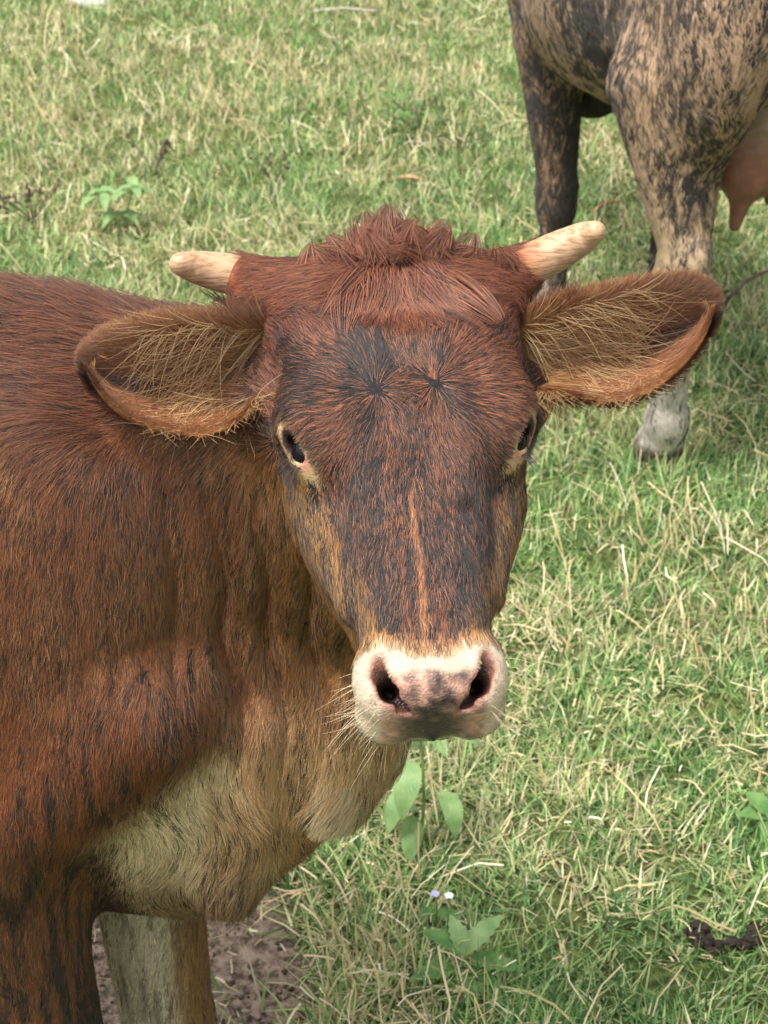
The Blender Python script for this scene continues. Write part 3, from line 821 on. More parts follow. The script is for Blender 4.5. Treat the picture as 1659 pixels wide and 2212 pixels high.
twiggy(G(600, 400), 'small dry brown weed stalk in the grass left of the forelock', 4, .10, .05, False, M_TWIG, M_LEAF_DARK, True)
# loose bits
def stick(u0, v0, u1, v1, r, mat, label, cat, name='stick', lift=.02):
    a, b_ = G(u0, v0), G(u1, v1); a = a + [0, 0, lift]; b_ = b_ + [0, 0, lift]; mid = (a + b_) / 2 + [0, .01, .012]
    V, Fc = tube(smooth_path([a - a, mid - a, b_ - a], 9), np.linspace(r, r * .6, 9), 7)
    o = mesh_py(name, V, Fc, mat); o.location = tuple(map(float, a)); tag(o, label, cat); return o
stick(668, 36, 815, 34, .010, M_GREYWOOD, 'bleached grey stick lying in the grass near the top', 'stick')
stick(1570, 668, 1665, 606, .007, M_TWIG, 'dark bent stick at the right edge behind the ear', 'stick', lift=.035)
stick(1275, 478, 1345, 455, .006, mat_plain('rust_twig', srgb(140, 84, 60)), 'reddish dry twig in the grass above the right horn', 'stick', lift=.03)
p = G(880, 412); o = leaf_mesh('dead_leaf', .13, .035, .2, .5, 0, M_DEAD, None, (0, 0, 0), math.radians(170), math.radians(10)); o.location = (float(p[0]) + .06, float(p[1]), float(p[2]) + .035); tag(o, 'curled brown dead leaf in the grass left of the cow\'s front leg', 'leaf')
def clods(u0, v0, u1, v1, n, label):
    a, b_ = G(u0, v0), G(u1, v1); V, Fc = [], []
    for k in range(n):
        t = k / (n - 1); c = (a + (b_ - a) * t - a) + np.array([.02 * math.sin(t * 9), .03 * math.sin(t * 5 + 1), .018 + .012 * r6.random()]) + r6.normal(0, .004, 3); r_ = .004 + .007 * r6.random() ** 2
        b0 = len(V); q = r6.normal(0, 1, (14, 3)); import bmesh
        bm = bmesh.new(); bmesh.ops.create_icosphere(bm, subdivisions=1, radius=r_)
        V += [c + np.array(v.co) * [1.2, 1.2, .7] * (.5 + .9 * r6.random()) for v in bm.verts]; Fc += [tuple(v.index + b0 for v in f.verts) for f in bm.faces]; bm.free()
    o = mesh_py('dung', V, Fc, M_DUNG); o.location = tuple(map(float, a)); tag(o, label, 'dung')
clods(1465, 2075, 1600, 2020, 70, 'dark crumbled dung lying in the grass at lower right')
def stone(u, v, r, label):
    import bmesh
    p = G(u, v); bm = bmesh.new(); bmesh.ops.create_icosphere(bm, subdivisions=3, radius=1)
    for w_ in bm.verts:
        d = np.array(w_.co); f = 1 + .25 * (float(vnoise((d * 1.7 + u)[None], 5)[0]) - .5) * 2
        w_.co = (d[0] * r * 1.5 * f, d[1] * r * f, d[2] * r * .9 * f)
    me = bpy.data.meshes.new('white_stone'); bm.to_mesh(me); bm.free()
    for q in me.polygons: q.use_smooth = True
    me.materials.append(M_WHITE); o = link(bpy.data.objects.new('white_stone', me)); o.location = (float(p[0]), float(p[1]), float(p[2]) + r * .6); tag(o, label, 'stone')
stone(198, 14, .075, 'larger white stone at the top edge of the pasture')
stone(258, 2, .05, 'smaller white stone beside the larger one at the top edge')
print('plants', time.time() - T0)
# ------------------------------------------------------------------ the calf: coat colours and hair flow
def mixc(c, col, m): return c + (np.asarray(col, np.float32)[None] - c) * np.clip(m, 0, 1)[:, None]
def blob(p, c, r): return np.sqrt((((p - np.asarray(c, np.float32)) / np.asarray(r, np.float32)) ** 2).sum(1))
def head_weight(p):
    h = to_head(p); q = to_body(p)
    fh = head_f(h) * HS; fb = body_f(q)
    return 1 / (1 + np.exp(-np.clip((fb - fh) / .006, -30, 30))).astype(np.float32), h, q
def body_coat(q, r):
    s, t, z = q[:, 0], q[:, 1], q[:, 2]
    st = fbm(q * np.float32([135, 135, 5.5]) + np.float32([0, 0, 1.7]) * np.sin(s * 9)[:, None], 3, 3)
    st2 = fbm(q * np.float32([130, 130, 16]), 5, 3)
    big = fbm(q * np.float32([9, 9, 5]), 9, 3)
    c = np.repeat(S(146, 90, 58)[None], len(q), 0)
    c = mixc(c, S(186, 130, 90), sstep(.45, .75, st2) * .7)
    c = mixc(c, S(126, 68, 40), sstep(.45, .7, big) * .6)
    c = mixc(c, S(116, 63, 42), sstep(.985, 1.05, z) * .85)
    low = sstep(.84, .72, z) * sstep(.20, .12, s) * sstep(-.03, -.08, t)
    c = mixc(c, S(132, 70, 36), low * .85)
    c = mixc(c, S(156, 106, 52), sstep(.19, .27, s) * sstep(.7, .8, z) * .6)
    pdark = sstep(.50, .68, st) * (.50 + .3 * low) * sstep(1.06, .98, z)
    pdark = np.maximum(pdark, .13 + sstep(.48, .62, st2) * .27)
    # pale chest and dewlap
    ch = sstep(.75, .66, z + .05 * (big - .5) - .25 * np.clip(s - .2, 0, .2)) * sstep(-.17, -.095, t + (z - .6) * -.3) * sstep(.03, .085, s - (t + .1) * .2)
    ch *= 1 - sstep(.60, .52, z) * .75 * sstep(.5, .38, big + .1)
    c = mixc(c, S(196, 154, 108), ch * .85)
    c = mixc(c, S(242, 216, 176), ch * sstep(.40, .66, big + .25 * (st2 - .5)) * .7)
    pdark = pdark * (1 - .85 * ch) + .35 * ch * sstep(.55, .68, st)
    und = sstep(.56, .49, z) * sstep(.05, .1, s)
    c = mixc(c, S(146, 106, 74), und * .8); pdark = np.maximum(pdark, und * sstep(.45, .6, st) * .6)
    # legs: the near one dark and rusty, the far one greyish tan
    nl = sstep(.66, .58, z) * (t < 0) * sstep(.09, .04, s)
    c = mixc(c, S(122, 74, 44), nl * .8)
    pdark = np.maximum(pdark, nl * np.maximum(sstep(.42, .6, st) * .85, sstep(.015, .05, s + .15 * (.5 - z)) * .9))
    fl = sstep(.5, .46, z) * (t > -.02) * (s > -.3)
    c = mixc(c, S(204, 186, 156), fl * .95); c = mixc(c, S(120, 104, 86), fl * sstep(.45, .65, st2) * .8); c = mixc(c, S(150, 104, 58), fl * sstep(.05, .085, s)); pdark = lerp(pdark, .10 + .30 * sstep(.55, .65, st), fl)
    dk = r < pdark
    c = np.where(dk[:, None], S(52, 37, 33)[None] * (.5 + .7 * vnoise(q * 300, 4))[:, None], c)
    return c
def eye_metric(h):
    m = np.full(len(h), 9.0, np.float32); side = np.zeros((len(h), 2), np.float32)
    for s in SGN:
        E = eye_frame(s).astype(np.float32); d = (h - (EYE[s] + EYE_DIR[s] * .017).astype(np.float32)) @ E
        k = np.sqrt((d[:, 0] / .0148) ** 2 + (d[:, 1] / .0092) ** 2 + (d[:, 2] / .03) ** 2)
        b = k < m; m[b] = k[b]; side[b] = d[b, :2] * [1, -1 if s > 0 else 1]
    return m, side
def nostril_metric(h):
    m = np.full(len(h), 9.0, np.float32)
    for s in SGN:
        ns = NOSTRIL[s]
        for k in range(len(ns) - 1): m = np.minimum(m, rcone(h, ns[k], ns[k + 1], NR[k], NR[k + 1]))
        m = np.minimum(m, rcone(h, ns[2], ns[2] + np.array([-s * .002, -.004, -.026]), .0062, .005))
    return m
def muzzle_line(h):          # l minus the upper border of the pale muzzle
    x, l, n = h[:, 0], h[:, 1], h[:, 2]
    wob = (vnoise(h * 160, 31) - .5) * .006
    return l - (.188 - .010 * sstep(.005, .04, np.abs(x)) + .30 * np.clip(-n - .045, 0, .05)) + wob
def plate_mask(h):
    x, l, n = h[:, 0], h[:, 1], h[:, 2]
    wob = (vnoise(h * 120, 33) - .5) * .008
    top = l - (.2035 + .10 * np.abs(x)) + wob
    side = .043 - np.abs(x) - .25 * np.clip(l - .2, 0, 1) + wob
    return sstep(-.003, .005, top) * sstep(-.003, .005, np.maximum(side, .042 - np.abs(x) - 9 * np.maximum(0, .226 - l))) * sstep(-.084, -.076, n)
def head_coat(h, r):
    x, l, n = h[:, 0], h[:, 1], h[:, 2]; ax = np.abs(x)
    st = fbm(h * np.float32([120, 24, 60]), 11, 3); sp = fbm(h * 210, 13, 2); big = fbm(h * np.float32([26, 18, 18]), 15, 3)
    c = np.repeat(S(140, 84, 58)[None], len(h), 0)
    c = mixc(c, S(120, 64, 42), sstep(-.07, -.11, l) * .9)
    c = mixc(c, S(156, 98, 70), sstep(.5, .75, sp) * .5)
    pd = sstep(.40, .58, big) * .60 + .30 + .18 * np.exp(-(x / .03) ** 2)
    pd = np.maximum(pd, .8 * np.exp(-blob(h[:, :2], (-.046, -.066), (.02, .022)) ** 2))
    pd = np.maximum(pd, .8 * np.exp(-blob(h[:, :2], (.03, -.055), (.012, .024)) ** 2))
    pd = np.maximum(pd, .75 * np.exp(-blob(h[:, :2], (-.03, -.022), (.022, .016)) ** 2))
    pd = np.maximum(pd, .8 * np.exp(-(x / .016) ** 2) * sstep(-.05, -.02, l))
    pd *= sstep(-.135, -.080, l + .45 * np.clip(np.abs(x) - .02, 0, .05) + .05 * (big - .5)) * .93 + .07
    lower = sstep(.0, .05, l)
    band = np.exp(-((ax - .043 + .05 * np.clip(l - .08, 0, 1)) / .017) ** 2)
    pd = lerp(pd, np.clip(.60 + .32 * band + .55 * (st - .5) * 2, 0, .92), lower)
    stripe = np.exp(-((x + .004 - .0015 * np.sin(l * 60)) / (.0022 + .02 * np.clip(l - .06, 0, .06))) ** 2) * sstep(.03, .07, l)
    c = mixc(c, S(182, 124, 82), stripe * .9); pd *= 1 - .8 * stripe
    # cheeks turn golden, the skin round the eye pale
    ck = sstep(.072, .088, ax + .35 * np.clip(l - .03, 0, 1) - .15 * np.clip(n + .05, -1, 0)) * sstep(-.01, .03, l)
    c = mixc(c, S(164, 116, 60), ck * .95); pd = lerp(pd, .22 + .5 * sstep(.5, .62, st), ck)
    side = sstep(-.085, -.11, n)
    c = mixc(c, S(158, 108, 50), side * sstep(-.06, .0, l) * .9); pd *= 1 - .75 * side
    em, es = eye_metric(h)
    inner = sstep(2.7, 1.35, em) * .85
    wh = inner * np.clip(.45 + .55 * sstep(-.004, .012, es[:, 0]) + .6 * sstep(-.012, -.022, es[:, 0]), 0, 1)
    c = mixc(c, S(206, 182, 140), wh); pd = lerp(pd, .10 + .35 * sstep(.5, .65, sp), inner)
    br = sstep(.017, .004, np.abs(h[:, 1] - .04)) * sstep(.012, .03, ax - .06) * sstep(1.5, 2.6, em)
    pd = np.maximum(pd, br * .55)
    ml = muzzle_line(h)
    c = mixc(c, S(190, 140, 90), sstep(-.016, -.002, ml) * .85); pd = lerp(pd, 0.1, sstep(-.012, -.001, ml))
    c = mixc(c, S(192, 178, 154), sstep(-.003, .006, ml)); pd *= 1 - sstep(-.006, .004, ml)
    pd = np.where(ml < -.004, .08 + .70 * np.minimum(pd, 1) + .12 * (1 - inner) * sstep(-.12, -.07, l) * (1 - side), pd)
    dk = r < pd
    c = np.where(dk[:, None], (S(38, 31, 32)[None] * (.5 + .9 * vnoise(h * 400, 6))[:, None]), c)
    return c
def skin_coat(h, c):
    """bare skin of muzzle, nostrils and lids over the coat colour, with painted shade inside the nostrils"""
    pm = plate_mask(h); ml = muzzle_line(h)
    x, l, n = h[:, 0], h[:, 1], h[:, 2]
    c = mixc(c, S(232, 204, 180), sstep(.008, .02, ml) * .5)
    mott = fbm(h * 95, 41, 3); mott2 = fbm(h * 260, 43, 2)
    pk = np.repeat(S(206, 160, 138)[None], len(h), 0)
    pk = mixc(pk, S(150, 118, 106), sstep(.42, .68, mott2) * .75); pk = mixc(pk, S(90, 78, 74), sstep(.56, .66, mott) * .6)
    dark = sstep(.214, .234, l + .03 * (mott - .5)) * sstep(.040, .012, np.abs(x + .002) + .02 * (mott2 - .5)) * .95
    dark = np.maximum(dark, np.exp(-blob(h[:, :2], (.022, .211), (.010, .006)) ** 2) * .75)
    dark = np.maximum(dark, np.exp(-blob(h[:, :2], (.002, .214), (.004, .010)) ** 2) * .9)
    dark = np.maximum(dark, np.exp(-blob(h[:, :2], (-.016, .222), (.007, .008)) ** 2) * .8)
    pk = mixc(pk, S(46, 42, 42), dark * sstep(.22, .50, mott + .35 * dark + .25 * (mott2 - .5)))
    c = c + (pk - c) * pm[:, None]
    nm = nostril_metric(h)
    c = mixc(c, S(150, 108, 92), sstep(.008 + .004 * (vnoise(h * 200, 95) - .5), .001, nm) * .9); ins = nm < .012; dep = np.zeros(len(h), np.float32)
    if ins.any(): dep[ins] = -head_f(h[ins], False)
    c = mixc(c, S(112, 74, 62), sstep(.0008, .003, dep)); c = mixc(c, S(46, 29, 26), sstep(.005, .010, dep))  # nostril colour darkens with depth: cavity shade painted over the skin
    em, es = eye_metric(h)
    c = mixc(c, S(196, 128, 112), sstep(1.7, 1.3, em) * sstep(.010, .016, es[:, 0]) * .75)
    c = mixc(c, S(40, 32, 32), sstep(1.36, 1.16, em) * sstep(.011, .006, es[:, 0]))
    c = mixc(c, S(60, 40, 38), sstep(1.0, .9, em) * sstep(.012, .006, es[:, 0]))
    return c
def head_flow(h):
    x, l, n = h[:, 0], h[:, 1], h[:, 2]
    v = np.zeros_like(h); wsum = np.zeros(len(h), np.float32)
    for wx, wl in ((-.0276, -.0316), (.0212, -.0349)):
        dx, dl = x - wx, l - wl; d2 = dx * dx + dl * dl + 2e-6; w = 1 / d2
        dn = np.sqrt(d2); v[:, 0] += w * dx / dn; v[:, 1] += w * dl / dn; wsum += w
    v /= wsum[:, None]; v = unit(v).astype(np.float32)
    dn = np.zeros_like(h); dn[:, 0] = 4.0 * x; dn[:, 1] = 1; dn = unit(dn)
    v = v + (dn - v) * sstep(.005, .06, l)[:, None]
    up = np.zeros_like(h); up[:, 0] = x - .004; up[:, 1] = (.9 * (l + .172) + .006) * (.12 + .88 * np.exp(-(x / .04) ** 2)); up = unit(up)
    v = v + (up - v) * sstep(-.075, -.115, l + .7 * np.clip(np.abs(x - .004) - .018, 0, .05) + .02 * (vnoise(h * 60, 91) - .5))[:, None]
    ck = np.zeros_like(h); ck[:, 1] = 1; ck[:, 2] = -.6; ck[:, 0] = np.sign(x) * .1; ck = unit(ck)
    v = v + (ck - v) * (sstep(-.07, -.10, n) * sstep(-.05, -.0, l))[:, None]
    mz = np.zeros_like(h); mz[:, 0] = x * 14; mz[:, 1] = .5; mz = unit(mz)
    v = v + (mz - v) * sstep(-.005, .01, muzzle_line(h))[:, None]
    return unit(v).astype(np.float32)
def body_flow(q):
    s, t, z = q[:, 0], q[:, 1], q[:, 2]
    v = np.zeros_like(q); v[:, 0] = -.18; v[:, 2] = -1
    top = sstep(.96, 1.08, z)
    v[:, 0] += -1.1 * top; v[:, 2] += .8 * top
    ch = sstep(.72, .6, z) * sstep(.05, .12, s)
    sw = (vnoise(q * 11, 51) - .5) * 2.2
    v[:, 0] += ch * (.35 + sw); v[:, 1] += ch * (vnoise(q * 11, 53) - .5) * 1.5
    return v

def mat_hair(name, gloss=.06, rough=.30, trans=0.0):
    """strands shaded by the skin normal stored with each strand, with a thin anisotropic sheen"""
    m = bpy.data.materials.new(name); m.use_nodes = True; nt = m.node_tree
    for n in list(nt.nodes): nt.nodes.remove(n)
    out = nt.nodes.new('ShaderNodeOutputMaterial')
    at = nt.nodes.new('ShaderNodeAttribute'); at.attribute_name = 'tint'
    an = nt.nodes.new('ShaderNodeAttribute'); an.attribute_name = 'skin_normal'
    df = nt.nodes.new('ShaderNodeBsdfDiffuse'); nt.links.new(at.outputs['Color'], df.inputs['Color']); nt.links.new(an.outputs['Vector'], df.inputs['Normal'])
    hb = nt.nodes.new('ShaderNodeBsdfHair'); hb.component = 'Reflection'; hb.inputs['Color'].default_value = (gloss, gloss * .93, gloss * .86, 1)
    hb.inputs['RoughnessU'].default_value = rough; hb.inputs['RoughnessV'].default_value = .6
    ad = nt.nodes.new('ShaderNodeAddShader'); nt.links.new(df.outputs[0], ad.inputs[0]); nt.links.new(hb.outputs[0], ad.inputs[1])
    last = ad
    if trans:
        tr = nt.nodes.new('ShaderNodeBsdfTranslucent'); nt.links.new(at.outputs['Color'], tr.inputs['Color'])
        ms = nt.nodes.new('ShaderNodeMixShader'); ms.inputs[0].default_value = trans
        nt.links.new(ad.outputs[0], ms.inputs[1]); nt.links.new(tr.outputs[0], ms.inputs[2]); last = ms
    nt.links.new(last.outputs[0], out.inputs[0])
    return m
def add_normals(o, nn):
    a = o.data.attributes.new('skin_normal', 'FLOAT_VECTOR', 'CURVE'); a.data.foreach_set('vector', np.ascontiguousarray(nn, np.float32).reshape(-1))
M_HAIR = mat_hair('coat_hair'); M_PALE_HAIR = mat_hair('pale_hair', .06, .3, .2)
M_SKIN = mat_tint('calf_skin', rough=.7, spec=.3, noise=(260, .18), bump=(420, .5, .0012))
_nt = M_SKIN.node_tree; _vo = _nt.nodes.new('ShaderNodeTexVoronoi'); _vo.inputs['Scale'].default_value = 520; _tco = _nt.nodes.new('ShaderNodeTexCoord'); _nt.links.new(_tco.outputs['Object'], _vo.inputs['Vector'])
_b2 = _nt.nodes.new('ShaderNodeBump'); _b2.inputs['Strength'].default_value = .45; _b2.inputs['Distance'].default_value = .0012; _b2.invert = True; _nt.links.new(_vo.outputs['Distance'], _b2.inputs['Height'])
_pb = [n for n in _nt.nodes if n.type == 'BSDF_PRINCIPLED'][0]; _b1 = [n for n in _nt.nodes if n.type == 'BUMP' and n is not _b2 and n.name != _b2.name][0]
_nt.links.new(_b1.outputs[0], _b2.inputs['Normal']); _nt.links.new(_b2.outputs[0], _pb.inputs['Normal'])
m, nt, b = new_mat('horn_keratin')
tc = nt.nodes.new('ShaderNodeTexCoord'); at = nt.nodes.new('ShaderNodeAttribute'); at.attribute_name = 'tint'
wv = nt.nodes.new('ShaderNodeTexNoise'); wv.inputs['Scale'].default_value = 210; wv.inputs['Detail'].default_value = 5
mp = nt.nodes.new('ShaderNodeMapping'); mp.inputs['Scale'].default_value = (.35, 1, 2.6); nt.links.new(tc.outputs['Object'], mp.inputs[0]); nt.links.new(mp.outputs[0], wv.inputs['Vector'])
rp = nt.nodes.new('ShaderNodeValToRGB'); rp.color_ramp.elements[0].position = .36; rp.color_ramp.elements[0].color = (.50, .42, .36, 1); rp.color_ramp.elements[1].position = .52; rp.color_ramp.elements[1].color = (1, 1, 1, 1)
nt.links.new(wv.outputs[0], rp.inputs[0])
mx = nt.nodes.new('ShaderNodeMix'); mx.data_type = 'RGBA'; mx.blend_type = 'MULTIPLY'; mx.inputs[0].default_value = .8
nt.links.new(at.outputs['Color'], mx.inputs[6]); nt.links.new(rp.outputs[0], mx.inputs[7]); nt.links.new(mx.outputs[2], b.inputs['Base Color'])
bp = nt.nodes.new('ShaderNodeBump'); bp.inputs['Strength'].default_value = .35; bp.inputs['Distance'].default_value = .001; nt.links.new(wv.outputs[0], bp.inputs['Height']); nt.links.new(bp.outputs[0], b.inputs['Normal'])
b.inputs['Roughness'].default_value = .5; b.inputs['Subsurface Weight'].default_value = .25; b.inputs['Subsurface Scale'].default_value = .003
M_HORN = m
m, nt, b = new_mat('eyeball'); b.inputs['Base Color'].default_value = (.006, .005, .007, 1); b.inputs['Roughness'].default_value = .03; b.inputs['Specular IOR Level'].default_value = .3
M_EYE = m

# ------------------------------------------------------------------ the calf: objects
calf = empty('calf', (float(BM[0]), float(BM[1]), 0))
tag(calf, 'reddish brown calf with short tan horns and white muzzle looking into the camera', 'calf')
CALF_INV = -np.array([BM[0], BM[1], 0.0], np.float32)
def L(p): return (np.asarray(p, np.float32) + CALF_INV)
hw, hh, qq = head_weight(CV)
rv = (.42 + .16 * vnoise(CV * 300, 77)).astype(np.float32)
cc = body_coat(qq, rv); ch = skin_coat(hh, head_coat(hh, rv))
VC = cc * .85 + (ch - cc * .85) * hw[:, None]
VC = mixc(VC, S(62, 54, 46), sstep(.06, .05, qq[:, 2]))                 # hooves
_wet = np.clip(plate_mask(hh) + sstep(.004, .0, nostril_metric(hh)) + sstep(1.3, 1.1, eye_metric(hh)[0]), 0, 1) * (hw > .5)
VC[hw < .5] *= np.float32([.92, 1.0, .98])
calf_body = mesh_np('body', L(CV), CQ, M_SKIN, calf, color=VC, extra={'wet': _wet})
_aw = _nt.nodes.new('ShaderNodeAttribute'); _aw.attribute_name = 'wet'; _mw = _nt.nodes.new('ShaderNodeMapRange'); _mw.inputs[3].default_value = .8; _mw.inputs[4].default_value = .34
_nt.links.new(_aw.outputs['Fac'], _mw.inputs[0]); _nt.links.new(_mw.outputs[0], _pb.inputs['Roughness'])
horn_col = []
for s in SGN:
    V, Fc = horn_geo(s)
    V = np.array(V); o = mesh_py('horn', L(V), Fc, M_HORN, calf)
    a = o.data.color_attributes.new('tint', 'FLOAT_COLOR', 'POINT')
    hv = to_head(V.astype(np.float32)); f = sstep(.115, .15, np.abs(hv[:, 0]))
    colr = S(176, 112, 72)[None] * (1 - f[:, None]) + S(200, 164, 128)[None] * f[:, None]
    colr = np.concatenate([colr, np.ones((len(V), 1))], 1).astype(np.float32); a.data.foreach_set('color', colr.reshape(-1))
for s in SGN:
    c = from_head([EYE[s] + EYE_DIR[s] * .0062])[0]; r = EYE_R * HS * 1.03
    V, Fc = [], []
    nu, nv = 32, 20
    for i in range(nv + 1):
        for j in range(nu):
            a, bb = math.pi * i / nv, 2 * math.pi * j / nu
            V.append(c + r * np.array([math.sin(a) * math.cos(bb), math.sin(a) * math.sin(bb), math.cos(a)]))
    for i in range(nv):
        for j in range(nu): Fc.append((i * nu + j, i * nu + (j + 1) % nu, (i + 1) * nu + (j + 1) % nu, (i + 1) * nu + j)[::-1])
    mesh_py('eye', L(np.array(V)), Fc, M_EYE, calf)

# coat
def cam_weight(p, n, lo=.12):
    u, v, D = project(p)
    d = unit(np.array([0, 0, CAM_H]) - p); fc = (d * n).sum(1)
    inn = (u > -120) & (u < 1780) & (v > -120) & (v < 2330)
    return np.where(inn & (fc > -.3), 1.0, lo)
fcen = CV[CQ].mean(1); fn = CN[CQ[:, 0]]
wh_ = hw[CQ[:, 0]]
w = cam_weight(fcen, fn) * (1.0 + 1.35 * wh_)
NH = 520000
HP, HN = sample_surface(CV, CQ, CN, NH, w)
w2, h2, q2 = head_weight(HP)
keep = np.ones(NH, bool)
em, _ = eye_metric(h2); nm = nostril_metric(h2); isH = w2 > .5
keep &= ~(isH & ((em < 1.28) | (nm < .004) | (rng.random(NH) < plate_mask(h2) * 1.2)))
keep &= ~((q2[:, 2] < .06))
keep &= ~(isH & (h2[:, 1] < -.17) & (np.abs(h2[:, 0]) > .125))
HP, HN, w2, h2, q2, isH = HP[keep], HN[keep], w2[keep], h2[keep], q2[keep], isH[keep]
NH = len(HP)
rr = rng.random(NH).astype(np.float32)
colH = np.where(isH[:, None], head_coat(h2, rr), body_coat(q2, rr)) * (.55 + .95 * rng.random(NH).astype(np.float32) ** 1.3)[:, None]
colH *= np.where(isH[:, None], np.float32([[.96, 1, 1]]), np.float32([[.90, .98, .97]]))
flow = np.where(isH[:, None], head_flow(h2) @ HA.T, body_flow(q2) @ BA.T).astype(np.float32)
wig = np.stack([vnoise(HP * 90, 61), vnoise(HP * 90, 62), vnoise(HP * 90, 63)], 1) - .5
flow = flow + wig * np.where(isH, .7, .55)[:, None]
x, l = h2[:, 0], h2[:, 1]
lenH = .0095 + .004 * sstep(.03, -.04, l) + .011 * sstep(-.08, -.15, l) * np.exp(-(x / .06) ** 2) + .004 * sstep(-.06, -.1, h2[:, 2])
lenH = lenH * (1 - .62 * sstep(-.004, .006, muzzle_line(h2)))
emk, _ = eye_metric(h2); lenH *= .28 + .72 * sstep(1.3, 2.6, emk)
s_, t_, z_ = q2[:, 0], q2[:, 1], q2[:, 2]
lenB = .017 + .012 * sstep(1.0, 1.05, z_) + .009 * sstep(.7, .62, z_) * sstep(.05, .1, s_) - .005 * sstep(.5, .4, z_) * (s_ < .08)
length = np.where(isH, lenH, lenB)
lift = np.where(isH, .22, .13 + .38 * sstep(1.02, 1.06, z_))
fur_pts = grow(HP, HN, flow, length, lift, K=5, jitter=.16, droop=.0, wave=.25)
o = strands('coat', L(fur_pts.reshape(-1, 3)).reshape(fur_pts.shape), np.where(isH, .00025, .00026) * (.7 + .6 * rng.random(NH)), colH, M_HAIR, calf_body)
add_normals(o, unit(HN + .25 * (rng.random((NH, 3)) - .5)))
print('coat', NH, time.time() - T0)

# ears, their fur and long pale hairs
def ear_build(s):
    V, Q, P, N = ear_mesh(s)
    ns, nt_ = P.shape[:2]
    S_, T_ = np.meshgrid(np.linspace(0, 1, ns), np.linspace(0, 1, nt_), indexing='ij')
    def ecol(ss, tt, back, r):
        edge = np.abs(2 * tt - 1)
        c = np.repeat(S(142, 92, 56)[None], len(ss), 0)
        c = mixc(c, S(64, 40, 30), np.exp(-((ss - .70) / .20) ** 2 - ((tt - .58) / .17) ** 2) * 1.2 * (1 - back))  # dark skin of the hollow, its shade painted into the same colour
        c = mixc(c, S(148, 98, 66), sstep(.3, .5, ss) * sstep(.22, .08, np.abs(tt - .82)) * (1 - back) * .9)
        c = mixc(c, S(166, 126, 74), sstep(.36, .15, ss) * (1 - back) * .8)
        c = mixc(c, S(132, 84, 52), sstep(.75, .95, np.maximum(edge, sstep(.7, 1, ss))))
        c = mixc(c, S(122, 74, 46), sstep(.2, .0, tt) * .5)
        c = mixc(c, S(70, 50, 42), (r < .07) * .7)
        return mixc(c, S(136, 80, 52), back * .9)
    bk = np.concatenate([np.zeros(ns * nt_), np.ones(ns * nt_)])
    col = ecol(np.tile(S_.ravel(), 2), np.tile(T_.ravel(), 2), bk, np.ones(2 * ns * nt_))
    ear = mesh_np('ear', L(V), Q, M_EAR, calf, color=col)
    n = 22000
    Nf = N.reshape(-1, 3); I = np.arange(ns * nt_).reshape(ns, nt_)
    # front and back fur
    a = rng.random(n); b_ = rng.random(n)
    a = np.where(rng.random(n) < .25, 1 - .12 * rng.random(n), a); e = rng.random(n) < .35; b_ = np.where(e, np.where(rng.random(n) < .5, .10 * rng.random(n), 1 - .10 * rng.random(n)), b_)
    back = rng.random(n) < .3
    def at(A, B):
        fi = A * (ns - 1); fj = B * (nt_ - 1); i = np.minimum(fi.astype(int), ns - 2); j = np.minimum(fj.astype(int), nt_ - 2); fi = (fi - i)[:, None]; fj = (fj - j)[:, None]
        g = lambda X: (X[i, j] * (1 - fi) * (1 - fj) + X[i + 1, j] * fi * (1 - fj) + X[i, j + 1] * (1 - fi) * fj + X[i + 1, j + 1] * fi * fj)
        dS = unit(P[i + 1, j] - P[i, j]); dT = unit(P[i, j + 1] - P[i, j])
        return g(P), unit(g(N)), dS, dT
    p, nn, dS, dT = at(a, b_)
    ed = (2 * b_ - 1)
    fl = dS * .8 + dT * (np.sign(ed) * np.abs(ed) ** 3 * 1.3)[:, None]
    nn = np.where(back[:, None], -nn, nn); p = p + np.where(back[:, None], nn * .004, 0)
    bare = (~back) & (a > .40) & (a < .86) & (np.abs(b_ - .66) < .10) & (rng.random(n) < .75)
    ln = .008 + .004 * np.abs(ed) ** 3 + .008 * (a < .3)
    P1 = grow(p, nn, fl, ln, .35, K=5, jitter=.35, wave=.5)[~bare]
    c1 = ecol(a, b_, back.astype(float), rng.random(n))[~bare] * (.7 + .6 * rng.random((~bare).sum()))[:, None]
    n1 = nn[~bare]
    # rim fringe
    mr_ = 6500; a3 = .12 + .88 * rng.random(mr_); lowr = rng.random(mr_) < .6; b3 = np.where(lowr, 1 - .05 * rng.random(mr_), .05 * rng.random(mr_))
    p3, n3, dS3, dT3 = at(a3, b3)
    fl3 = dT3 * np.where(lowr, 1.0, -1.0)[:, None] * (1 - .5 * sstep(.85, 1, a3))[:, None] + dS3 * (.25 + .8 * sstep(.8, 1, a3))[:, None]
    P3 = grow(p3, n3, fl3, np.full(mr_, .0105), .25, K=5, jitter=.6, wave=1.0)
    c3 = lerp(S(120, 72, 42)[None], S(190, 142, 88)[None], rng.random(mr_)[:, None])
    o3 = strands('rim_fringe', L(P3.reshape(-1, 3)).reshape(P3.shape), np.full(mr_, .0003), c3, M_HAIR, ear); add_normals(o3, n3)
    # long pale hairs sweeping over the hollow, and the fringe under the root
    m_ = 2000
    a2 = .04 + .50 * rng.random(m_) ** 1.3; b2 = rng.random(m_)
    fr = rng.random(m_) < .55
    b2 = np.where(fr, .72 + .28 * rng.random(m_), b2 * .75); a2 = np.where(fr, .02 + .62 * rng.random(m_) ** 1.4, a2); b2 = np.where(fr, b2, b2)
    p2, n2, dS2, dT2 = at(a2, b2)
    cl = (vnoise(np.stack([a2 * 13, b2 * 9, 0 * a2], 1), 71) - .5)
